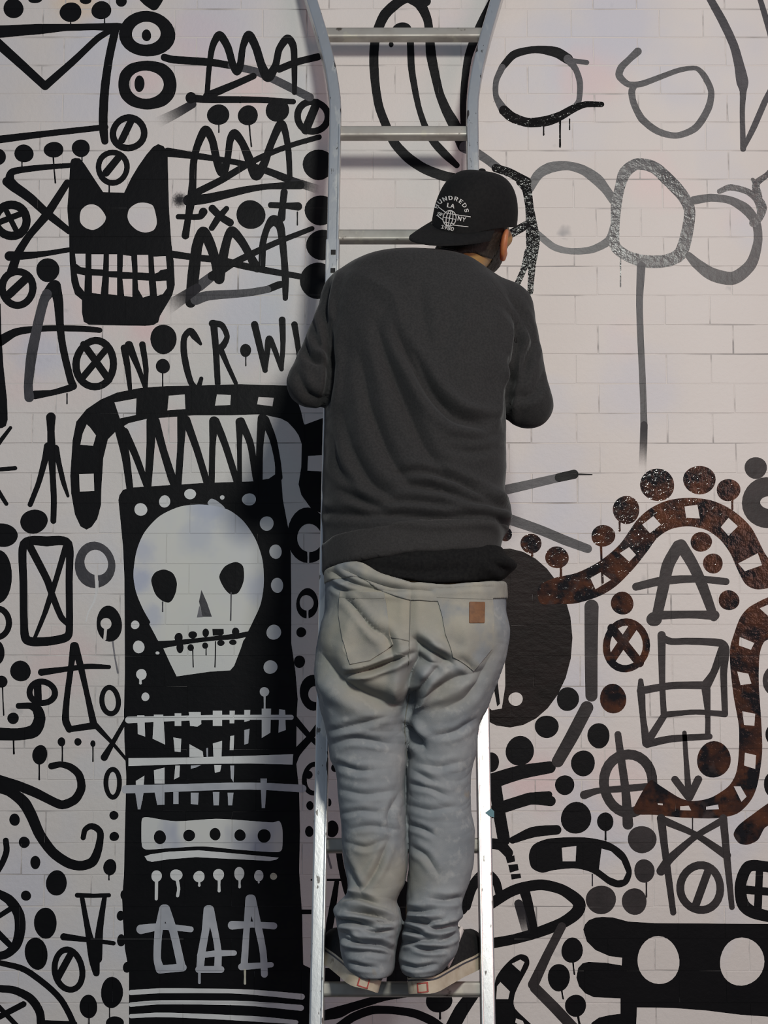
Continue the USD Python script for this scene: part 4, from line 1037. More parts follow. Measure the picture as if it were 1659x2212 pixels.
# ------------------------------------------------------------------ the man on the ladder
P3_ = lambda px, py, y: at_y(px, py, y)
M['sweat'] = material('charcoal_sweatshirt_cotton', (0.019, 0.019, 0.0195), (0.027, 0.0265, 0.0268), scale=220, detail=2, rough=0.92, spec=0.15, sheen=0.12, bump=0.0004, bump_scale=900)
M['rib'] = material('charcoal_ribbing', (0.023, 0.0225, 0.0225), (0.031, 0.030, 0.030), scale=260, detail=2, rough=0.92, spec=0.15, sheen=0.1, bump=0.0004, bump_scale=900)
M['tee'] = material('black_cotton', (0.006, 0.006, 0.0065), (0.010, 0.010, 0.010), scale=150, rough=0.95, spec=0.1)
BEIGE = (0.265, 0.248, 0.196)
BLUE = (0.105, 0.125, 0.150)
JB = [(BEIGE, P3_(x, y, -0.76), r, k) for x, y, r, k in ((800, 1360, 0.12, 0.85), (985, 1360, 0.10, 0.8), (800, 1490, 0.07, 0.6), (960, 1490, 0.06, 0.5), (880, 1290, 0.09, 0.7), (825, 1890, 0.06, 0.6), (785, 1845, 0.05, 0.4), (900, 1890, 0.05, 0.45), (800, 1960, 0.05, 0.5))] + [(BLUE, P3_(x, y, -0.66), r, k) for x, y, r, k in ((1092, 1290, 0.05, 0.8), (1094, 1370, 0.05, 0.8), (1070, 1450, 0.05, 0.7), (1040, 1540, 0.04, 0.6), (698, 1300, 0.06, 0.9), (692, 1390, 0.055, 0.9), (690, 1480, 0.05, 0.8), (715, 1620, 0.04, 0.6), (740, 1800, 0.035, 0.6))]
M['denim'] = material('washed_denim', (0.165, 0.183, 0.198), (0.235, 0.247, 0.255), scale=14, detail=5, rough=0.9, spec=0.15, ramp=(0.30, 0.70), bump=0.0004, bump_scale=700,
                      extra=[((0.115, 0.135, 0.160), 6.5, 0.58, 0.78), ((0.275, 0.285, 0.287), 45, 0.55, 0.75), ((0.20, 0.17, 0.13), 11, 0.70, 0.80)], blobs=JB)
M['denim_seat'] = material('worn_denim', (0.215, 0.212, 0.192), (0.27, 0.258, 0.218), scale=16, detail=5, rough=0.9, spec=0.15, bump=0.0004, bump_scale=700,
                           extra=[((0.18, 0.192, 0.20), 12, 0.52, 0.68)])
M['stitch'] = material('denim_stitching', (0.14, 0.137, 0.12), rough=0.9)
M['leather'] = material('tan_leather_patch', (0.150, 0.066, 0.024), (0.105, 0.046, 0.018), scale=90, rough=0.6)
M['cap'] = material('black_cap_cotton', (0.0042, 0.0042, 0.0046), (0.0072, 0.0070, 0.0072), scale=120, rough=0.85, spec=0.2, bump=0.0003, bump_scale=800)
M['thread'] = material('pale_embroidery', (0.46, 0.44, 0.42), (0.58, 0.56, 0.54), scale=300, rough=0.8)
M['skin'] = material('skin', (0.275, 0.160, 0.052), (0.30, 0.165, 0.060), scale=25, rough=0.5, sss=0.15, spec=0.35)
M['ear'] = material('ear_skin', (0.40, 0.150, 0.050), (0.34, 0.11, 0.05), scale=60, rough=0.5, sss=0.2)
M['hair'] = material('dark_brown_hair', (0.012, 0.008, 0.005), (0.026, 0.017, 0.010), scale=140, rough=0.7, stretch=(1, 1, 0.3), bump=0.0015, bump_scale=350)
M['eyeball'] = material('eyeball', (0.6, 0.58, 0.55), rough=0.2)
M['iris'] = material('brown_iris', (0.04, 0.02, 0.01), rough=0.15)
M['lip'] = material('lips', (0.36, 0.14, 0.09), rough=0.5)
M['shoe'] = material('black_canvas', (0.010, 0.010, 0.011), (0.016, 0.016, 0.016), scale=160, rough=0.85, spec=0.2)
M['sole'] = material('grubby_cream_rubber', (0.52, 0.46, 0.36), (0.40, 0.33, 0.24), scale=24, rough=0.6, extra=[((0.20, 0.15, 0.10), 30, 0.62, 0.72)])
M['foxing'] = material('dark_sole_stripe', (0.045, 0.045, 0.055), rough=0.6)
M['red'] = material('red_heel_print', (0.42, 0.055, 0.045), (0.30, 0.06, 0.045), scale=60, rough=0.6)
M['sock'] = material('white_leather_stripe', (0.62, 0.58, 0.55), rough=0.7)

man = thing('person', 'person in charcoal sweatshirt, pale jeans and backward black cap standing on the ladder', 'person')

t_depth = table((1.70, -0.655), (1.85, -0.63), (2.10, -0.590), (2.30, -0.550), (2.50, -0.505), (2.65, -0.462), (2.76, -0.425))
t_thick = table((1.70, 0.140), (1.85, 0.142), (2.10, 0.142), (2.30, 0.145), (2.50, 0.138), (2.60, 0.120), (2.68, 0.092), (2.725, 0.060), (2.76, 0.03))
torso = Loft([(541, 850, 960), (546, 802, 985), (556, 774, 1010), (572, 754, 1036), (595, 738, 1060), (625, 722, 1092), (660, 716, 1112), (720, 714, 1116), (790, 714, 1108), (850, 706, 1095), (900, 701, 1092), (1000, 698, 1093), (1060, 696, 1090),
              (1092, 695, 1103), (1115, 694, 1106), (1140, 696, 1098), (1165, 697, 1083), (1190, 697, 1078), (1240, 698, 1072)], t_depth, t_thick, 2.35)
P3 = lambda px, py, y: at_y(px, py, y)
LS, LE = P3(758, 643, -0.475), P3(671, 829, -0.565)
RS, RE = P3(1092, 668, -0.485), P3(1141, 872, -0.525)
LH, RH = np.array([float(rail_x[-1](2.42)) - 0.036, float(lad_y(2.42)) - 0.035, 2.42]), np.array([float(rail_x[1](2.42)) + 0.036, float(lad_y(2.42)) - 0.035, 2.42])
LW, RW_ = LE + (LH - LE) * 0.80, RE + (RH - RE) * 0.80
hem_cut = PchipInterpolator([-0.2, -0.13, -0.10, -0.06, 0.0, 0.06, 0.13, 0.19, 0.26, 0.32], [P3(px, py, -0.77)[2] for px, py in ((640, 1232), (697, 1230), (723, 1215), (763, 1207), (830, 1199), (890, 1192), (950, 1187), (1020, 1183), (1078, 1189), (1120, 1189))])


def sweat_sdf(p_):
    f = smax(torso(p_), p_[:, 2] - 2.640, 0.04)
    f = smin(f, smin(bone(p_, P3(800, 620, -0.47), LS, 0.062, 0.062), bone(p_, LS, LE, 0.061, 0.050), 0.02), 0.022)
    f = smin(f, smin(bone(p_, P3(1030, 640, -0.475), RS, 0.058, 0.058), bone(p_, RS, RE, 0.060, 0.053), 0.02), 0.022)
    f = smin(f, bone(p_, LE, LW, 0.050, 0.036), 0.012)
    f = smin(f, bone(p_, RE, RW_, 0.053, 0.037), 0.012)
    return smax(f, hem_cut(np.clip(p_[:, 0], -0.2, 0.32)) - p_[:, 2], 0.008)


sw = smooth_mesh(surface_nets(sweat_sdf, (-0.27, -0.80, 1.80), (0.42, -0.20, 2.78), 0.0048), 5)
sw = folds(sw, [
    # armpits and sleeves
    (9, 0.014, [(716, 700), (716, 770), (712, 830), (700, 885)]), (8, 0.012, [(712, 590), (700, 660), (706, 730), (716, 780)]), (8, 0.010, [(655, 735), (668, 770), (700, 790)]), (9, 0.007, [(640, 800), (665, 850), (700, 862)]), (8, 0.007, [(676, 690), (690, 745), (706, 765)]),
    (9, 0.014, [(1104, 800), (1098, 850), (1092, 915)]), (8, 0.012, [(1122, 700), (1112, 770), (1104, 830)]), (8, 0.009, [(1096, 770), (1104, 810), (1112, 830)]), (9, 0.009, [(1160, 735), (1140, 770), (1120, 830)]), (10, 0.006, [(1180, 800), (1150, 850), (1100, 860)]),
    (8, 0.006, [(1100, 640), (1130, 690), (1150, 740)]), (8, 0.006, [(1090, 660), (1115, 700), (1125, 760)]),
    # long diagonals across the back
    (12, 0.0138, [(855, 715), (880, 770), (925, 850), (975, 905), (1040, 925)]), (12, 0.0138, [(900, 770), (935, 840), (985, 895), (1060, 920)]), (14, 0.0101, [(812, 700), (835, 770), (870, 860), (915, 960), (960, 1020)]), (13, 0.0087, [(780, 780), (800, 880), (840, 980), (880, 1040)]),
    (12, 0.0087, [(740, 900), (760, 970), (800, 1040), (850, 1075)]), (10, 0.006, [(960, 870), (1010, 900), (1080, 905)]), (9, 0.005, [(970, 945), (1030, 950), (1085, 935)]), (10, 0.005, [(960, 965), (1020, 975), (1080, 965)]),
    # blousing above the hem band
    (9, 0.012, [(860, 1020), (930, 1022), (990, 1040), (1050, 1072), (1100, 1092)]), (10, 0.011, [(880, 1045), (960, 1058), (1030, 1085)]), (9, 0.009, [(735, 1060), (790, 1085), (830, 1098)]), (9, 0.013, [(1020, 1082), (1070, 1092), (1106, 1096)]),
    (9, 0.010, [(698, 1108), (780, 1112), (870, 1112), (950, 1118), (1030, 1112), (1075, 1120), (1100, 1160)]), (8, 0.006, [(820, 1090), (880, 1082), (960, 1090), (1010, 1100)]), (9, 0.005, [(720, 950), (730, 1010), (760, 1050)]),
    # shoulder blades, yoke
    (16, -0.005, [(790, 600), (850, 640), (870, 720)]), (16, -0.004, [(1020, 640), (1000, 720), (980, 780)]), (12, 0.003, [(905, 600), (915, 680), (930, 760)]),
], jitter=0.0028, seed=3, scale=16, gain=1.15)
sweater = obj('sweatshirt', sw, M['sweat'], man, smooth=True)
dr = Drape(sw)
obj('shoulder_seam', dr.cord([(792, 560), (742, 620), (716, 700), (712, 780)], 0.0008, 0.0001), M['rib'], sweater)
obj('shoulder_seam', dr.cord([(1062, 606), (1100, 660), (1116, 740), (1108, 800)], 0.0008, 0.0001), M['rib'], sweater)
hem_band = lambda v: (v[:, 2] - hem_cut(np.clip(v[:, 0], -0.2, 0.32)) < 0.066 + 0.0015 * np.sin(v[:, 0] * 30)) & (v[:, 2] < 2.06)
obj('hem_band', coat(sw, hem_band(np.array(sw.vertices)), 0.0022), M['rib'], sweater, smooth=True)
for sd, e, w_ in ((-1, LE, LW), (1, RE, RW_)):
    ax = (w_ - e) / np.linalg.norm(w_ - e)
    u = np.cross(ax, [0, 0, 1.0]); u /= np.linalg.norm(u); v_ = np.cross(ax, u)
    k = np.linspace(0, 2 * np.pi, 24, endpoint=False)
    cs = [(0.0, 0.036), (0.004, 0.041), (0.03, 0.040), (0.052, 0.038), (0.056, 0.034)]
    vs = [w_ + ax * (t - 0.01) for t, _ in cs]
    m = sweep(np.column_stack([np.cos(k), np.sin(k)]), np.array(vs), [u * r for _, r in cs], [v_ * r for _, r in cs])
    obj('cuff', m, M['rib'], sweater, smooth=40)

# the black shirt that hangs out under the sweatshirt
tee_cut = PchipInterpolator([P3(px, 1240, -0.76)[0] for px in (660, 715, 763, 821, 893, 947, 1002, 1074, 1100, 1117, 1150)], [P3(px, py, -0.76)[2] for px, py in ((660, 1199), (715, 1199), (763, 1207), (821, 1240), (893, 1253), (947, 1258), (1002, 1256), (1074, 1247), (1100, 1238), (1117, 1224), (1150, 1215))])
tee_l = Loft([(1120, 706, 1080), (1180, 706, 1084), (1203, 705, 1098), (1222, 705, 1116), (1236, 705, 1108), (1262, 707, 1082), (1300, 708, 1080)], table((1.7, -0.650), (1.85, -0.632), (2.1, -0.592)), table((1.7, 0.146), (1.85, 0.143), (1.95, 0.134), (2.1, 0.120)), 2.3)
tee = smooth_mesh(surface_nets(lambda p_: smax(smax(tee_l(p_), tee_cut(np.clip(p_[:, 0], -0.19, 0.3)) - p_[:, 2], 0.006), p_[:, 2] - 1.965, 0.006), (-0.2, -0.82, 1.72), (0.36, -0.44, 2.05), 0.006), 4)
obj('undershirt', folds(tee, [(10, 0.006, [(800, 1225), (900, 1235), (1000, 1230)]), (9, 0.008, [(1050, 1200), (1080, 1225), (1100, 1235)])], jitter=0.002, seed=5), M['tee'], man, smooth=True)

# jeans
j_depth = table((1.04, -0.738), (1.12, -0.736), (1.20, -0.722), (1.35, -0.702), (1.50, -0.685), (1.70, -0.668), (1.85, -0.650), (2.0, -0.630))
hips = Loft([(1190, 708, 1082), (1225, 702, 1090), (1277, 702, 1092), (1349, 700, 1093), (1386, 694, 1094), (1422, 688, 1087), (1455, 688, 1072), (1500, 700, 1050)], j_depth, table((1.4, 0.10), (1.60, 0.105), (1.66, 0.120), (1.72, 0.138), (1.78, 0.146), (1.90, 0.139), (2.0, 0.132)), 2.4)
leg_t = table((1.02, 0.074), (1.10, 0.080), (1.20, 0.080), (1.27, 0.070), (1.40, 0.078), (1.52, 0.082), (1.60, 0.098), (1.68, 0.116), (1.76, 0.132), (1.82, 0.138))
left = Loft([(1360, 700, 890), (1450, 687, 887), (1494, 687, 884), (1530, 691, 882), (1566, 700, 876), (1590, 706, 877), (1635, 712, 882), (1665, 726, 876), (1726, 730, 876), (1771, 736, 879), (1831, 739, 880), (1880, 746, 878), (1907, 751, 875), (1930, 748, 863), (1948, 732, 858),
             (1967, 720, 866), (1990, 726, 870), (2021, 732, 862), (2062, 737, 854), (2090, 748, 852), (2107, 764, 844), (2130, 770, 838)], j_depth, leg_t, 2.25)
right = Loft([(1360, 880, 1092), (1450, 884, 1075), (1494, 884, 1063), (1523, 884, 1056), (1574, 878, 1034), (1620, 884, 1029), (1681, 877, 1018), (1741, 878, 1017), (1801, 880, 1026), (1861, 884, 1023), (1907, 880, 1014), (1955, 877, 999), (1976, 878, 1002), (1995, 873, 990), (2023, 868, 994),
              (2056, 862, 987), (2087, 864, 962), (2105, 872, 945), (2130, 880, 938)], j_depth, leg_t, 2.25)
zl, zr = P3(800, 2108, -0.76)[2], P3(910, 2105, -0.76)[2]
waist = PchipInterpolator([-0.17, -0.12, -0.06, 0.0, 0.06, 0.13, 0.2, 0.26], [P3(px, py, -0.77)[2] for px, py in ((660, 1226), (712, 1220), (765, 1212), (829, 1244), (890, 1262), (960, 1264), (1040, 1258), (1090, 1248))])


def jean_sdf(p_):
    z = p_[:, 2]
    h_ = smax(hips(p_), 1.645 - z, 0.04)
    a = smax(smax(left(p_), zl - z, 0.006), z - 1.80, 0.03)
    b = smax(smax(right(p_), zr - z, 0.006), z - 1.80, 0.03)
    f = smin(h_, smin(a, b, 0.004 + 0.05 * np.clip((z - 1.52) / 0.12, 0, 1)), 0.028)
    # the cleft between the legs stays open below the seat
    return smax(f, z - waist(np.clip(p_[:, 0], -0.17, 0.26)), 0.006)


jn = smooth_mesh(surface_nets(jean_sdf, (-0.19, -0.82, 1.0), (0.30, -0.46, 1.98), 0.0042), 4)
jn = trimesh.Trimesh(*trimesh.remesh.subdivide(jn.vertices, jn.faces), process=False)
jn = folds(jn, [
    # seat
    (6, 0.017, [(748, 1458), (800, 1447), (850, 1428), (890, 1412)]), (17, 0.016, [(690, 1410), (720, 1455), (765, 1490), (815, 1512), (850, 1522)]), (16, 0.026, [(902, 1390), (905, 1420), (892, 1450), (884, 1490), (880, 1530)]), (9, 0.020, [(900, 1383), (935, 1408), (972, 1430)]), (14, 0.016, [(905, 1412), (925, 1428), (950, 1432)]), (9, 0.014, [(950, 1436), (925, 1462), (900, 1500), (884, 1535)]),
    (7, 0.009, [(742, 1286), (775, 1322), (805, 1358), (820, 1375)]), (10, 0.009, [(800, 1350), (835, 1375), (850, 1420)]), (8, 0.006, [(985, 1418), (1010, 1435), (1026, 1450)]), (10, 0.008, [(890, 1515), (940, 1490), (985, 1465), (1035, 1452)]),
    (10, 0.007, [(960, 1530), (1005, 1510), (1035, 1470), (1060, 1420)]), (9, 0.004, [(888, 1270), (886, 1320), (884, 1380)]), (14, -0.005, [(760, 1330), (745, 1400), (770, 1430)]), (14, -0.004, [(1000, 1350), (1010, 1400), (985, 1420)]),
    # waist
    (7, 0.010, [(722, 1238), (760, 1258), (812, 1272), (870, 1278)]), (6, 0.008, [(745, 1232), (790, 1252), (850, 1268), (930, 1276)]), (6, 0.006, [(715, 1262), (740, 1275), (780, 1276)]), (6, 0.004, [(940, 1272), (1000, 1266), (1060, 1268)]),
    # thighs and knees
    (7, 0.006, [(722, 1606), (760, 1596), (800, 1600), (838, 1606)]), (7, 0.005, [(715, 1578), (770, 1566), (830, 1548)]), (7, 0.006, [(725, 1650), (770, 1664), (800, 1664)]), (7, 0.004, [(735, 1706), (790, 1716), (850, 1708)]),
    (6, 0.004, [(738, 1758), (780, 1752), (820, 1756)]), (6, 0.0035, [(760, 1790), (800, 1784), (860, 1792)]), (10, 0.020, [(878, 1570), (893, 1590), (910, 1608)]), (6, 0.005, [(890, 1694), (930, 1704), (965, 1718)]), (6, 0.005, [(880, 1780), (910, 1790), (935, 1802)]),
    (7, 0.004, [(905, 1650), (950, 1656), (990, 1648)]), (7, 0.005, [(890, 1830), (920, 1850), (945, 1885)]), (8, 0.008, [(742, 1855), (760, 1895), (778, 1925)]), (7, 0.007, [(838, 1820), (815, 1875), (785, 1922)]), (7, 0.004, [(885, 1740), (930, 1750), (980, 1742)]),
    (7, 0.005, [(940, 1590), (985, 1580), (1025, 1555)]), (7, 0.004, [(895, 1665), (920, 1680), (940, 1690)]), (6, 0.004, [(750, 1820), (790, 1830), (830, 1815)]), (7, 0.005, [(860, 1720), (840, 1760), (845, 1800)]),
    # stacked cuffs
    (6, 0.010, [(738, 1940), (775, 1938), (810, 1950)]), (6, 0.012, [(752, 1968), (790, 1972), (820, 1978), (850, 1990)]), (6, 0.012, [(724, 1990), (765, 1992), (808, 2004)]), (5, 0.009, [(785, 2008), (810, 2014), (845, 2010)]), (6, 0.008, [(735, 2014), (755, 2020), (764, 2028)]),
    (6, 0.013, [(732, 2022), (755, 2032), (790, 2038), (825, 2042), (848, 2052)]), (5, 0.007, [(812, 1990), (830, 1994), (845, 1996)]), (6, 0.006, [(765, 2058), (800, 2056), (840, 2062)]), (5, 0.006, [(755, 2080), (785, 2088), (810, 2090)]),
    (6, 0.010, [(880, 1966), (905, 1968), (935, 1964)]), (6, 0.011, [(880, 1988), (905, 1990), (930, 1994)]), (6, 0.012, [(872, 2004), (895, 2012), (918, 2022)]), (6, 0.010, [(920, 2000), (945, 2006), (985, 2000)]), (5, 0.008, [(905, 1994), (935, 1990), (960, 1986)]),
    (6, 0.012, [(868, 2036), (900, 2032), (940, 2028)]), (5, 0.010, [(895, 2046), (925, 2052), (960, 2050)]), (6, 0.008, [(945, 2035), (970, 2025), (990, 2015)]), (5, 0.008, [(866, 2082), (900, 2090), (940, 2084)]), (7, 0.008, [(930, 1940), (965, 1944), (995, 1940)]),
], jitter=0.0026, seed=11, scale=20, gain=1.0, wrinkle=0.0024)
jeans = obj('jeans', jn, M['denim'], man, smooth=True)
dj = Drape(jn)
SPL = lambda pts, n=3: Polygon(_spline(pts, True, n))
obj('back_pocket', dj.patch(Polygon([(735, 1279), (830, 1281), (834, 1300), (842, 1370), (850, 1392), (800, 1428), (757, 1436), (745, 1400), (733, 1330)]), 0.0006, 0.0022, 6), M['denim_seat'], jeans, smooth=50)
obj('back_pocket', dj.patch(Polygon([(940, 1280), (1062, 1284), (1066, 1340), (1062, 1400), (1022, 1450), (978, 1418), (962, 1370), (955, 1330)]), 0.0006, 0.0022, 6), M['denim_seat'], jeans, smooth=50)
wv = np.array(jn.vertices)
obj('waistband', coat(jn, wv[:, 2] - waist(np.clip(wv[:, 0], -0.17, 0.26)) > -0.034 - 0.010 * np.clip((wv[:, 0] + 0.03) / 0.2, -0.6, 0.2), 0.0028), M['denim_seat'], jeans, smooth=True)
obj('leather_patch', dj.patch(box(1014, 1303, 1043, 1345).buffer(2), 0.0030, 0.0014, 6), M['leather'], jeans, label='small square tan leather patch', smooth=50)
for pts in ([(887, 1282), (886, 1330), (884, 1385), (882, 1436)], [(884, 1385), (840, 1375), (815, 1368)], [(735, 1290), (780, 1293), (830, 1292)], [(943, 1291), (1000, 1294), (1062, 1295)], [(884, 1500), (874, 1566), (879, 1639)], [(1022, 1446), (995, 1430), (978, 1414)]):
    obj('seam', dj.cord(pts, 0.0011, 0.0022 if pts[0][1] in (1290, 1291) else 0.0004), M['stitch'], jeans)

# head: a frame that faces up the wall to the right
HC = P3(1029, 472, -0.415)
rz, rx, ry = (trimesh.transformations.rotation_matrix(math.radians(a), ax)[:3, :3] for a, ax in ((-34, [0, 0, 1]), (12, [1, 0, 0]), (17, [0, 1, 0])))
HR = rz @ rx @ ry
hw = lambda l: HC + np.atleast_2d(np.asarray(l, float)) @ HR.T          # head frame (right, forward, up) -> world
hl = lambda p_: (p_ - HC) @ HR
NECK0, NECK1 = hw([0.0, -0.028, -0.075])[0], P3(962, 618, -0.452)


def head_sdf(p_):
    l = hl(p_)
    f = smin(ball(l, (0, -0.008, -0.003), (0.073, 0.091, 0.088)), ball(l, (0, 0.030, -0.055), (0.058, 0.062, 0.070)), 0.03)
    f = smin(f, ball(l, (0, 0.062, -0.098), (0.030, 0.026, 0.022)), 0.03)                                   # chin
    f = smin(f, smin(bone(l, (0, 0.088, -0.012), (0, 0.106, -0.046), 0.009, 0.012), ball(l, (0, 0.097, -0.050), (0.017, 0.012, 0.010)), 0.008), 0.012)   # nose
    for sd in (-1, 1):
        f = smax(f, -ball(l, (sd * 0.032, 0.098, -0.012), (0.018, 0.016, 0.013)), 0.012)                  # eye sockets
        f = smin(f, bone(l, (sd * 0.012, 0.086, 0.008), (sd * 0.048, 0.072, 0.008), 0.008, 0.007), 0.012)    # brow
        f = smin(f, ball(l, (sd * 0.044, 0.062, -0.038), (0.020, 0.018, 0.016)), 0.02)                     # cheekbone
    f = smax(f, -ball(l, (0, 0.101, -0.074), (0.024, 0.012, 0.0022)), 0.004)                                # mouth
    f = smin(f, bone(p_, NECK0, NECK1, 0.056, 0.062), 0.02)
    return f


def ear_sdf(sd):
    def f(l):
        # a tilted shell standing off the head behind the cheek
        c = np.array([sd * 0.086, -0.004, -0.046])
        t = math.radians(24) * sd
        q_ = l - c
        x = q_[:, 0] * math.cos(t) + q_[:, 1] * math.sin(t)
        y = -q_[:, 0] * math.sin(t) + q_[:, 1] * math.cos(t)
        q2 = np.column_stack([x, y, q_[:, 2]])
        o = ball(q2, (0, 0, 0), (0.010, 0.021, 0.034))
        inner = ball(q2, (sd * 0.008, 0.003, 0.004), (0.009, 0.013, 0.021))
        o = smax(o, -inner, 0.004)
        return smin(o, bone(q2, (0, 0.006, -0.024), (0, 0.008, -0.034), 0.007, 0.006), 0.006)
    return f


def body_sdf(p_):
    z = p_[:, 2]
    f = smax(torso(p_, -0.03), z - 2.62, 0.03)
    f = smax(f, 1.86 - z, 0.02)
    hp = smax(smax(hips(p_, -0.05), z - 1.92, 0.02), 1.72 - z, 0.03)
    f = smin(f, hp, 0.03)
    for lg, an in ((left, (-0.045, -0.70, 1.115)), (right, (0.083, -0.70, 1.115))):
        f = smin(f, smax(smax(lg(p_, -0.024), 1.16 - z, 0.01), z - 1.75, 0.02), 0.02)
        f = smin(f, bone(p_, (an[0], an[1], 1.22), an, 0.040, 0.036), 0.02)
    for a, b, c, r1, r2, r3 in ((LS, LE, LH, 0.040, 0.032, 0.024), (RS, RE, RH, 0.040, 0.032, 0.024)):
        f = smin(f, bone(p_, a, b, r1, r2), 0.02)
        f = smin(f, bone(p_, b, c, r2, r3), 0.01)
    return smin(f, bone(p_, NECK0, NECK1, 0.050, 0.058), 0.02)


def hand_sdf(sd, zh):
    xr, yr = float(rail_x[sd](zh)), float(lad_y(zh))
    B = lambda x, y, z: np.array([xr + sd * x, yr + y, zh + z])
    wrist = LH if sd < 0 else RH

    def f(p_):
        g = bone(p_, wrist, B(0.030, -0.012, 0), 0.025, 0.022)
        for zo in (-0.022, 0.0, 0.022):
            g = smin(g, bone(p_, B(0.030, -0.020, zo), B(0.030, 0.024, zo * 1.25), 0.0125, 0.0115), 0.010)
        for j, (zo, ln) in enumerate(((0.033, 0.92), (0.011, 1.0), (-0.011, 0.96), (-0.032, 0.80))):
            pts = [B(0.030, 0.026, zo), B(0.020, 0.040, zo * 0.98), B(0.020 - 0.026 * ln, 0.043, zo * 0.95), B(0.020 - 0.046 * ln, 0.036 - 0.010 * ln, zo * 0.92)]
            for a, b, r in zip(pts[:-1], pts[1:], ((0.0105, 0.0098), (0.0098, 0.0090), (0.0090, 0.0080))):
                g = np.minimum(g, bone(p_, a, b, *r))
        th = [B(0.034, -0.024, 0.020), B(0.026, -0.040, 0.042), B(0.002, -0.042, 0.052), B(-0.018, -0.041, 0.050)]
        for a, b, r in zip(th[:-1], th[1:], ((0.014, 0.012), (0.012, 0.0105), (0.0105, 0.009))):
            g = smin(g, bone(p_, a, b, *r), 0.006)
        return g
    c = np.array([xr, yr, zh])
    return f, np.minimum(c - 0.085, wrist - 0.04), np.maximum(c + 0.085, wrist + 0.04)


pieces = [smooth_mesh(surface_nets(body_sdf, (-0.25, -0.82, 1.05), (0.40, -0.22, 2.80), 0.010), 4),
          smooth_mesh(surface_nets(head_sdf, np.minimum(HC - 0.15, NECK1 - 0.08), np.maximum(HC + 0.15, NECK1 + 0.07), 0.0035), 3)]
head_mesh = pieces[1]
for sd, zh in ((-1, 2.42), (1, 2.42)):
    f, lo, hi = hand_sdf(sd, zh)
    pieces.append(smooth_mesh(surface_nets(f, lo, hi, 0.003), 3))
ears = []
for sd in (-1, 1):
    c = np.array([sd * 0.086, -0.004, -0.046])
    e = smooth_mesh(surface_nets(ear_sdf(sd), c - 0.045, c + 0.045, 0.0018), 3)
    ears.append(trimesh.Trimesh(hw(e.vertices), e.faces, process=False))


def weld(ms):
    try:
        out = None
        for m in ms:
            x = Manifold(m3.Mesh(np.array(m.vertices, np.float32), np.array(m.faces, np.uint32)))
            if x.is_empty():
                return trimesh.util.concatenate(ms)
            out = x if out is None else out + x
        k = out.to_mesh()
        return trimesh.Trimesh(k.vert_properties[:, :3], k.tri_verts, process=False)
    except Exception:
        return trimesh.util.concatenate(ms)


body = weld(pieces)
obj('body', body, M['skin'], man, smooth=60)
for e in ears:
    obj('ear', e, M['ear'], man, smooth=True)
for sd in (-1, 1):
    eb = trimesh.creation.icosphere(3, 0.0125); eb.apply_translation([sd * 0.032, 0.074, -0.012])
    p_ = obj('eye', trimesh.Trimesh(hw(eb.vertices), eb.faces, process=False), M['eyeball'], man, smooth=True)
    ir = trimesh.creation.icosphere(3, 0.006); ir.apply_transform(np.diag([1, 0.35, 1, 1])); ir.apply_translation([sd * 0.032, 0.0858, -0.012])
    obj('iris', trimesh.Trimesh(hw(ir.vertices), ir.faces, process=False), M['iris'], p_, smooth=True)
li = trimesh.util.concatenate([trimesh.creation.icosphere(3, 1.0).apply_transform(np.diag([0.022, 0.007, 0.004, 1])).apply_translation([0, 0.0915, z]) for z in (-0.0700, -0.0785)])
obj('lips', trimesh.Trimesh(hw(li.vertices), li.faces, process=False), M['lip'], man, smooth=True)


hv = hl(np.array(head_mesh.vertices))
X_, Y_, Z_ = hv.T
obj('hair', coat(head_mesh, (Y_ < 0.012 + 0.25 * (Z_ + 0.03)) & (Z_ < 0.0) & (Z_ > -0.082 - 0.10 * (Y_ + 0.05) + 0.004 * np.sin(X_ * 160)), 0.0055, 0.0012), M['hair'], man, smooth=True)
jawline = (Z_ < -0.058 - 0.30 * np.clip(Y_ - 0.03, 0, 0.1) + 0.012 * (np.abs(X_) > 0.055)) & (Y_ > 0.004) & (Z_ > -0.126)
mouth = (np.abs(X_) < 0.025) & (Z_ > -0.092) & (Y_ > 0.05)
tache = (np.abs(X_) < 0.030) & (Z_ < -0.0595) & (Z_ > -0.068) & (Y_ > 0.06)
side_burn = (np.abs(X_) > 0.052) & (Y_ > 0.004) & (Y_ < 0.024) & (Z_ < 0.0) & (Z_ > -0.07)
obj('beard', coat(head_mesh, (jawline & ~mouth) | tache | side_burn, 0.0028, 0.0010), M['hair'], man, smooth=True)
# eyebrows
for sd in (-1, 1):
    k = np.linspace(0, 2 * np.pi, 8, endpoint=False)
    c = hw([(sd * x, y, z) for x, y, z in ((0.014, 0.0935, 0.012), (0.030, 0.088, 0.016), (0.048, 0.078, 0.012))])
    obj('eyebrow', sweep(np.column_stack([0.0035 * np.cos(k), 0.0035 * np.sin(k)]), c, [HR[:, 1]] * 3, [HR[:, 2]] * 3), M['hair'], man, smooth=True)

# cap, worn backwards: its front panel and brim point back along -forward
CB = 0.013                                                              # height of the crown's base circle in the head frame
def crown(t, e, grow=0.0):
    """Angle t round the head (0 = brim side), e from 0 at the rim to 1 on top."""
    a = np.pi / 2 * e
    r = np.cos(a) ** 0.66
    x = (0.0920 + grow) * np.sin(t) * r
    y = -(0.1115 + grow) * np.cos(t) * r * (1 + 0.05 * (np.cos(t) > 0) * np.cos(t)) - 0.004
    zr = -0.008 - np.where(np.cos(t) > 0, 0.030 * np.cos(t) ** 2, 0.004 * np.cos(t))
    up = np.sin(a) ** 0.92
    z = zr * (1 - up) + (0.109 + grow) * up
    return np.stack([x, y, z], -1)


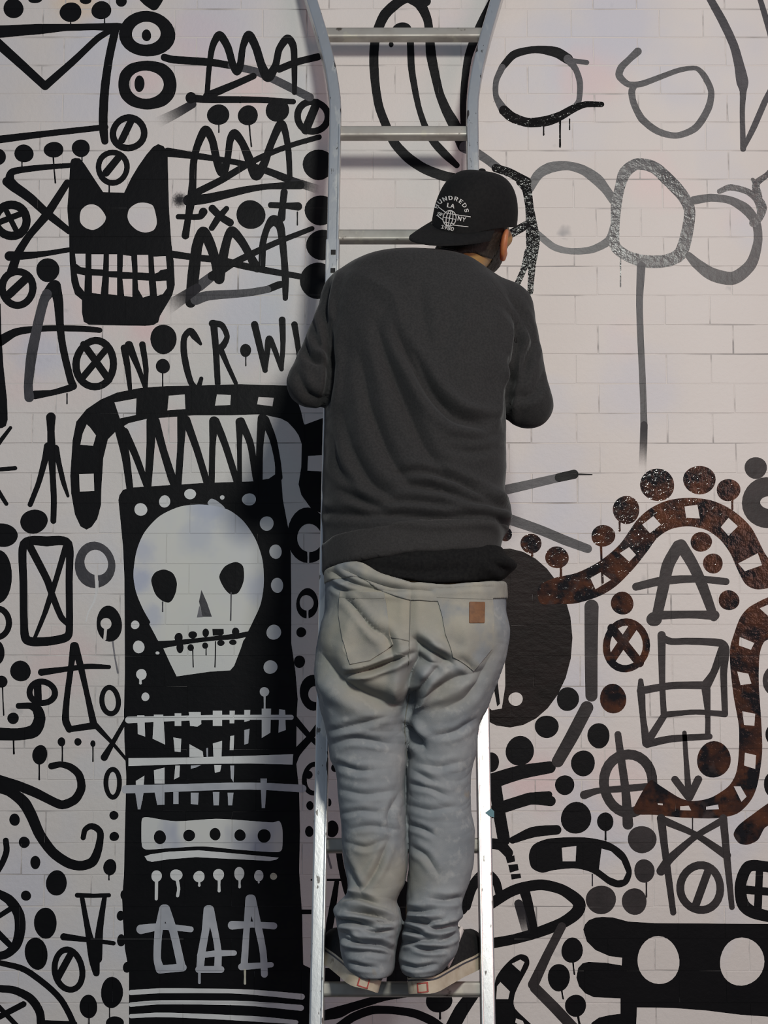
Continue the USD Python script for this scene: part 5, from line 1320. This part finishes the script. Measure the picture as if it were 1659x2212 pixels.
nt, ne = 96, 26
T, E = np.meshgrid(np.linspace(0, 2 * np.pi, nt, endpoint=False), np.linspace(0, 0.985, ne), indexing='ij')
groove = sum(np.exp(-((((T - a + np.pi) % (2 * np.pi)) - np.pi) / 0.035) ** 2) for a in np.arange(6) * np.pi / 3 + np.pi / 6 * 0) * (1 - E)
G = crown(T, E)
G = G * (1 - 0.012 * groove[..., None])
G[..., 2] = crown(T, E)[..., 2]
Gi = crown(T, E, -0.0035)
top, topi = crown(0.0, 1.0)[None], crown(0.0, 1.0, -0.0035)[None]
V = np.vstack([G.reshape(-1, 3), Gi.reshape(-1, 3), top, topi])
F = []
idx = lambda i, j, k=0: k * nt * ne + (i % nt) * ne + j
for i in range(nt):
    for j in range(ne - 1):
        a, b, c, d_ = idx(i, j), idx(i + 1, j), idx(i + 1, j + 1), idx(i, j + 1)
        F += [(a, c, b), (a, d_, c)]
        a, b, c, d_ = (x + nt * ne for x in (a, b, c, d_))
        F += [(a, b, c), (a, c, d_)]
    F += [(idx(i, ne - 1), 2 * nt * ne, idx(i + 1, ne - 1)), (idx(i, ne - 1, 1), idx(i + 1, ne - 1, 1), 2 * nt * ne + 1)]
    F += [(idx(i, 0), idx(i + 1, 0), idx(i + 1, 0, 1)), (idx(i, 0), idx(i + 1, 0, 1), idx(i, 0, 1))]
crown_m = trimesh.Trimesh(hw(V), np.array(F), process=False)
if crown_m.volume < 0:
    crown_m.invert()
cap = obj('cap', crown_m, M['cap'], man, smooth=50, label='black cap worn backwards with pale embroidery')
# brim
nb, nr = 41, 12
tt, rr = np.linspace(-1.12, 1.12, nb), np.linspace(0, 1, nr)


def brim_pt(t, r, dz=0.0):
    o = crown(t, 0.0)
    reach = 0.098 * np.clip(1 - (np.abs(t) / 1.14) ** 3.2, 0, 1) ** 0.55
    x = o[..., 0] * (1 + 0.05 * r)
    y = o[..., 1] - reach * r
    z = o[..., 2] + 0.004 - 0.016 * r * (reach / 0.09) - 0.018 * (np.sin(t) ** 2) * (0.5 + 0.5 * r) - 0.010 * r * r + dz
    return np.stack([x, y, z], -1)


TT, RR = np.meshgrid(tt, rr, indexing='ij')
B0, B1 = brim_pt(TT, RR), brim_pt(TT, RR, -0.0035)
V = np.vstack([B0.reshape(-1, 3), B1.reshape(-1, 3)])
F = []
n0 = nb * nr
for i in range(nb - 1):
    for j in range(nr - 1):
        a, b, c, d_ = i * nr + j, (i + 1) * nr + j, (i + 1) * nr + j + 1, i * nr + j + 1
        F += [(a, b, c), (a, c, d_), (a + n0, c + n0, b + n0), (a + n0, d_ + n0, c + n0)]
    for j in (0, nr - 1):
        a, b = i * nr + j, (i + 1) * nr + j
        F += [(a, b, b + n0), (a, b + n0, a + n0)] if j else [(a, b + n0, b), (a, a + n0, b + n0)]
for j in range(nr - 1):
    for i in (0, nb - 1):
        a, b = i * nr + j, i * nr + j + 1
        F += [(a, b, b + n0), (a, b + n0, a + n0)]
brim_m = trimesh.Trimesh(hw(V), np.array(F), process=False)
trimesh.repair.fix_normals(brim_m)
obj('brim', brim_m, M['cap'], cap, smooth=50)
bt = trimesh.creation.icosphere(2, 0.008); bt.apply_transform(np.diag([1, 1, 0.5, 1])); bt.apply_translation([0, -0.004, 0.110])
obj('button', trimesh.Trimesh(hw(bt.vertices), bt.faces, process=False), M['cap'], cap, smooth=True)

# embroidery on the front panel: lettering and a ringed globe, in picture coordinates round its middle
dc = Drape(trimesh.Trimesh(hw(G.reshape(-1, 3)), crown_m.faces[(crown_m.faces < nt * ne).all(1)], process=False))
EO, EA = np.array([972.0, 468.0]), math.radians(10)
ex, ey = np.array([math.cos(EA), math.sin(EA)]), np.array([-math.sin(EA), math.cos(EA)])
emb = lambda u, v_: EO + np.outer(u, ex) + np.outer(v_, ey)             # right, down


def letters(text, h, place, gap):
    out = []
    adv = 0.0
    for ch in text:
        m = meshkit.text_mesh(ch, h, 0.6, bold=True)
        v = np.array(m.vertices)
        w_ = v[:, 0].max() - v[:, 0].min()
        v[:, 0] -= v[:, 0].min()
        out.append((adv, w_, v, np.array(m.faces)))
        adv += w_ + gap * h
    for off, w_, v, f in out:
        px = place(v[:, 0] + off - adv / 2, v[:, 1])
        P_ = dc.put(px, np.where(v[:, 2] > 0.3, 0.0016, -0.0008))
        m = trimesh.Trimesh(P_, f, process=False)
        yield m


def line_at(cx, cy, ang=0.0):
    c_, s_ = math.cos(ang), math.sin(ang)
    return lambda u, v_: emb(cx + u * c_ + v_ * s_, cy + u * s_ - v_ * c_)


def arc_at(cx, cy, rx_, ry_, mid):
    def g(u, v_):
        a = mid + u / ((rx_ + ry_) / 2)
        return emb(cx + (rx_ + v_) * np.sin(a), cy - (ry_ + v_) * np.cos(a))
    return g


words = [('HUNDREDS', 8.5, arc_at(1, -8, 30, 28, 0.02), 0.42), ('LA', 9, line_at(-1, -19), 0.16), ('SF', 7, line_at(-21, 2, 0.10), 0.16), ('NY', 9, line_at(27, 5, 0.0), 0.16), ('1980', 8, line_at(0, 29, 0.05), 0.16)]
for text, h, place, gap in words:
    ms = list(letters(text, h, place, gap))
    obj('lettering', trimesh.util.concatenate(ms), M['thread'], cap, label='pale embroidered lettering')
gl = []
cir = lambda rx_, ry_, a0=0, a1=2 * np.pi, n=22: emb(rx_ * np.cos(np.linspace(a0, a1, n)), ry_ * np.sin(np.linspace(a0, a1, n)) + 4)
for pts in (cir(14, 17), cir(7, 17), emb(np.zeros(8), np.linspace(-13, 21, 8)), emb(np.linspace(-14, 14, 8), np.full(8, 4.0)), emb(np.linspace(-11, 11, 8), np.full(8, -6.0)), emb(np.linspace(-11, 11, 8), np.full(8, 14.0)),
            emb(np.linspace(-28, -12, 6), np.linspace(-16, -8, 6)), emb(np.linspace(-28, -13, 6), np.linspace(2, 10, 6)), emb(np.linspace(11, 44, 8), np.linspace(-6, -7, 8)), emb(np.linspace(10, 43, 8), np.linspace(17, 15, 8))):
    gl.append(dc.cord(pts, 0.0011, 0.0008, 2))
obj('globe_emblem', trimesh.util.concatenate(gl), M['thread'], cap, label='pale embroidered globe with crossing lines')

# sweatshirt collar
k = np.linspace(0, 2 * np.pi, 40, endpoint=False)
ca = (NECK0 - NECK1) / np.linalg.norm(NECK0 - NECK1)
cu = np.cross(ca, [0, 1.0, 0]); cu /= np.linalg.norm(cu); cv_ = np.cross(ca, cu)
cc = NECK1 + ca * 0.040 + np.array([0.004, 0, 0])
tube_c = [cc + cu * 0.072 * math.cos(a) + cv_ * 0.070 * math.sin(a) for a in k] 
prof_k = np.linspace(0, 2 * np.pi, 10, endpoint=False)
V, F = [], []
for i, a in enumerate(k):
    rad = cu * math.cos(a) + cv_ * math.sin(a)
    V += [tube_c[i] + rad * 0.0055 * math.cos(b) + ca * 0.0125 * math.sin(b) - ca * 0.003 for b in prof_k]
for i in range(40):
    for j in range(10):
        a, b = i * 10 + j, i * 10 + (j + 1) % 10
        c, d_ = ((i + 1) % 40) * 10 + j, ((i + 1) % 40) * 10 + (j + 1) % 10
        F += [(a, c, d_), (a, d_, b)]
cm = trimesh.Trimesh(np.array(V), np.array(F), process=False)
if cm.volume < 0:
    cm.invert()
obj('collar', cm, M['rib'], sweater, smooth=True)

# shoes
SOLE_Z = float(RUNG0 + 0.0215)


def shoe(hx, hy, yaw, sd, roll, dip):
    """A low canvas shoe: its heel at (hx, hy), pointing yaw degrees off the wall, sd the outer side."""
    c_, s_ = math.cos(math.radians(yaw)), math.sin(math.radians(yaw))
    cr_, sr_ = math.cos(math.radians(roll)), math.sin(math.radians(roll))

    def place(l, w_, h_):
        # rolled about the inner edge, so that the outer side lifts off the rung
        l, w_, h_ = np.broadcast_arrays(np.asarray(l, float), w_, h_)
        h_ = h_ + (l - 0.115) * math.sin(math.radians(dip))
        wi = sd * w_ + 0.034
        w2, h2 = sd * (wi * cr_ - h_ * sr_ - 0.034), wi * sr_ + h_ * cr_
        return np.stack([hx + l * s_ + w2 * c_, hy + l * c_ - w2 * s_, SOLE_Z + h2], -1)
    ls = np.array([0, 0.012, 0.035, 0.08, 0.13, 0.18, 0.22, 0.255, 0.278, 0.288])
    hwid = np.array([0.010, 0.027, 0.035, 0.036, 0.037, 0.044, 0.047, 0.040, 0.024, 0.008])
    shift = sd * np.array([0, 0, 0, 0.001, 0.003, 0.004, 0.001, -0.004, -0.007, -0.008])
    rise = np.array([0.003, 0.0, 0, 0, 0, 0, 0.002, 0.006, 0.011, 0.014])
    fl = np.linspace(0, 0.288, 40)
    W_, S_, R_ = (PchipInterpolator(ls, x)(fl) for x in (hwid, shift, rise))
    body_ = thing_path = path_for('shoe', man)
    UsdGeom.Xform.Define(stage, body_)

    def strip(z0, z1, grow):
        out = [place(fl, S_ + W_ + grow, R_ + z0), place(fl, S_ + W_ + grow, R_ + z1), place(fl, S_ - W_ - grow, R_ + z0), place(fl, S_ - W_ - grow, R_ + z1)]
        v = np.concatenate(out); n_ = len(fl); f = []
        for i in range(n_ - 1):
            a, b, c, d_ = i, i + n_, i + 2 * n_, i + 3 * n_
            f += [(a, a + 1, b + 1), (a, b + 1, b), (c, d_ + 1, c + 1), (c, d_, d_ + 1), (b, b + 1, d_ + 1), (b, d_ + 1, d_), (a, c + 1, a + 1), (a, c, c + 1)]
        for i in (0, n_ - 1):
            a, b, c, d_ = i, i + n_, i + 2 * n_, i + 3 * n_
            f += [(a, b, d_), (a, d_, c)]
        m = trimesh.Trimesh(v, np.array(f), process=False)
        trimesh.repair.fix_normals(m)
        return m
    obj('sole', strip(0, 0.031, 0.0), M['sole'], body_, smooth=40)
    obj('sole_stripe', strip(0.0245, 0.0275, 0.0008), M['foxing'], body_, smooth=40, label='dark line round the cream sole')
    # upper
    top = PchipInterpolator([0, 0.03, 0.08, 0.12, 0.16, 0.21, 0.26, 0.288], [0.044, 0.058, 0.064, 0.074, 0.070, 0.046, 0.032, 0.020])(fl)
    V, F, na = [], [], 17
    for i in range(len(fl)):
        for a in np.linspace(0, np.pi, na):
            V.append(place(fl[i] + (0.004 if i == 0 else 0), S_[i] + (W_[i] - 0.002) * np.sign(math.cos(a)) * abs(math.cos(a)) ** 0.75, R_[i] + 0.028 + top[i] * math.sin(a) ** 0.8))
    for i in range(len(fl) - 1):
        for j in range(na - 1):
            a, b = i * na + j, (i + 1) * na + j
            F += [(a, b, b + 1), (a, b + 1, a + 1)]
        a, b = i * na, (i + 1) * na
        F += [(a, a + na - 1, b + na - 1), (a, b + na - 1, b)]
    for i in (0, len(fl) - 1):
        F += [(i * na, i * na + j, i * na + j + 1) for j in range(1, na - 1)]
    up = trimesh.Trimesh(np.array(V), np.array(F), process=False)
    trimesh.repair.fix_normals(up)
    obj('upper', up, M['shoe'], body_, smooth=50)
    # laces across the instep
    k_ = np.linspace(0, 2 * np.pi, 6, endpoint=False)
    for l0 in (0.135, 0.155, 0.175, 0.195):
        t_ = float(PchipInterpolator(fl, top)(l0)); s0 = float(PchipInterpolator(fl, S_)(l0))
        c = place(np.full(5, l0), s0 + np.linspace(-0.018, 0.018, 5), 0.031 + t_ * np.array([0.92, 0.985, 1.0, 0.985, 0.92]))
        obj('lace', sweep(np.column_stack([0.0025 * np.cos(k_), 0.0025 * np.sin(k_)]), c, [np.array([s_, c_, 0])] * 5, [np.array([0, 0, 1.0])] * 5), M['sock'], body_, smooth=True)
    # red print on the heel
    ww = 0.0105
    off = sd * 0.010
    fr = [(-ww, ww, 0.0215, 0.0235), (-ww, ww, 0.0045, 0.0065), (-ww, -ww + 0.0022, 0.0045, 0.0235), (ww - 0.0022, ww, 0.0045, 0.0235)]
    ms = []
    Wf = PchipInterpolator(ls, hwid)
    lw = np.linspace(0.0, 0.05, 200); edge = Wf(lw)
    for a, b, z0, z1 in fr:
        w_ = np.linspace(a, b, 6) + off
        l_ = np.interp(np.abs(w_), edge, lw)
        o = place(l_ - 0.0012, w_, z0), place(l_ - 0.0012, w_, z1), place(l_ + 0.003, w_, z0), place(l_ + 0.003, w_, z1)
        v = np.concatenate(o); f = []
        for i in range(5):
            f += [(i, i + 1, i + 7), (i, i + 7, i + 6), (i + 12, i + 19, i + 13), (i + 12, i + 18, i + 19), (i + 6, i + 7, i + 19), (i + 6, i + 19, i + 18), (i, i + 13, i + 1), (i, i + 12, i + 13)]
        for i in (0, 5):
            f += [(i, i + 6, i + 18), (i, i + 18, i + 12)]
        m = trimesh.Trimesh(v, np.array(f), process=False); trimesh.repair.fix_normals(m); ms.append(m)
    obj('heel_print', trimesh.util.concatenate(ms), M['red'], body_, label='red outlined print on the cream heel')
    # white side stripe and a spot of red beside the ankle
    sl = np.array([0.070, 0.095, 0.125, 0.150])
    cc_ = place(sl, PchipInterpolator(fl, S_)(sl) + sd * (PchipInterpolator(fl, W_)(sl) * np.array([0.99, 0.985, 0.93, 0.80])), np.array([0.042, 0.055, 0.078, 0.088]))
    obj('side_stripe', sweep(np.column_stack([0.0055 * np.cos(k_), 0.010 * np.sin(k_)]), cc_, [np.array([c_, -s_, 0]) * 1.0] * 4, [np.array([0, 0, 1.0])] * 4), M['sock'], body_, smooth=True, label='white stripe on the shoe side')


shoe(float(P3(794, 2150, -0.785)[0]), -0.805, -18, -1, 17, 6)
shoe(float(P3(902, 2140, -0.785)[0]), -0.795, 27, 1, 5, 7)
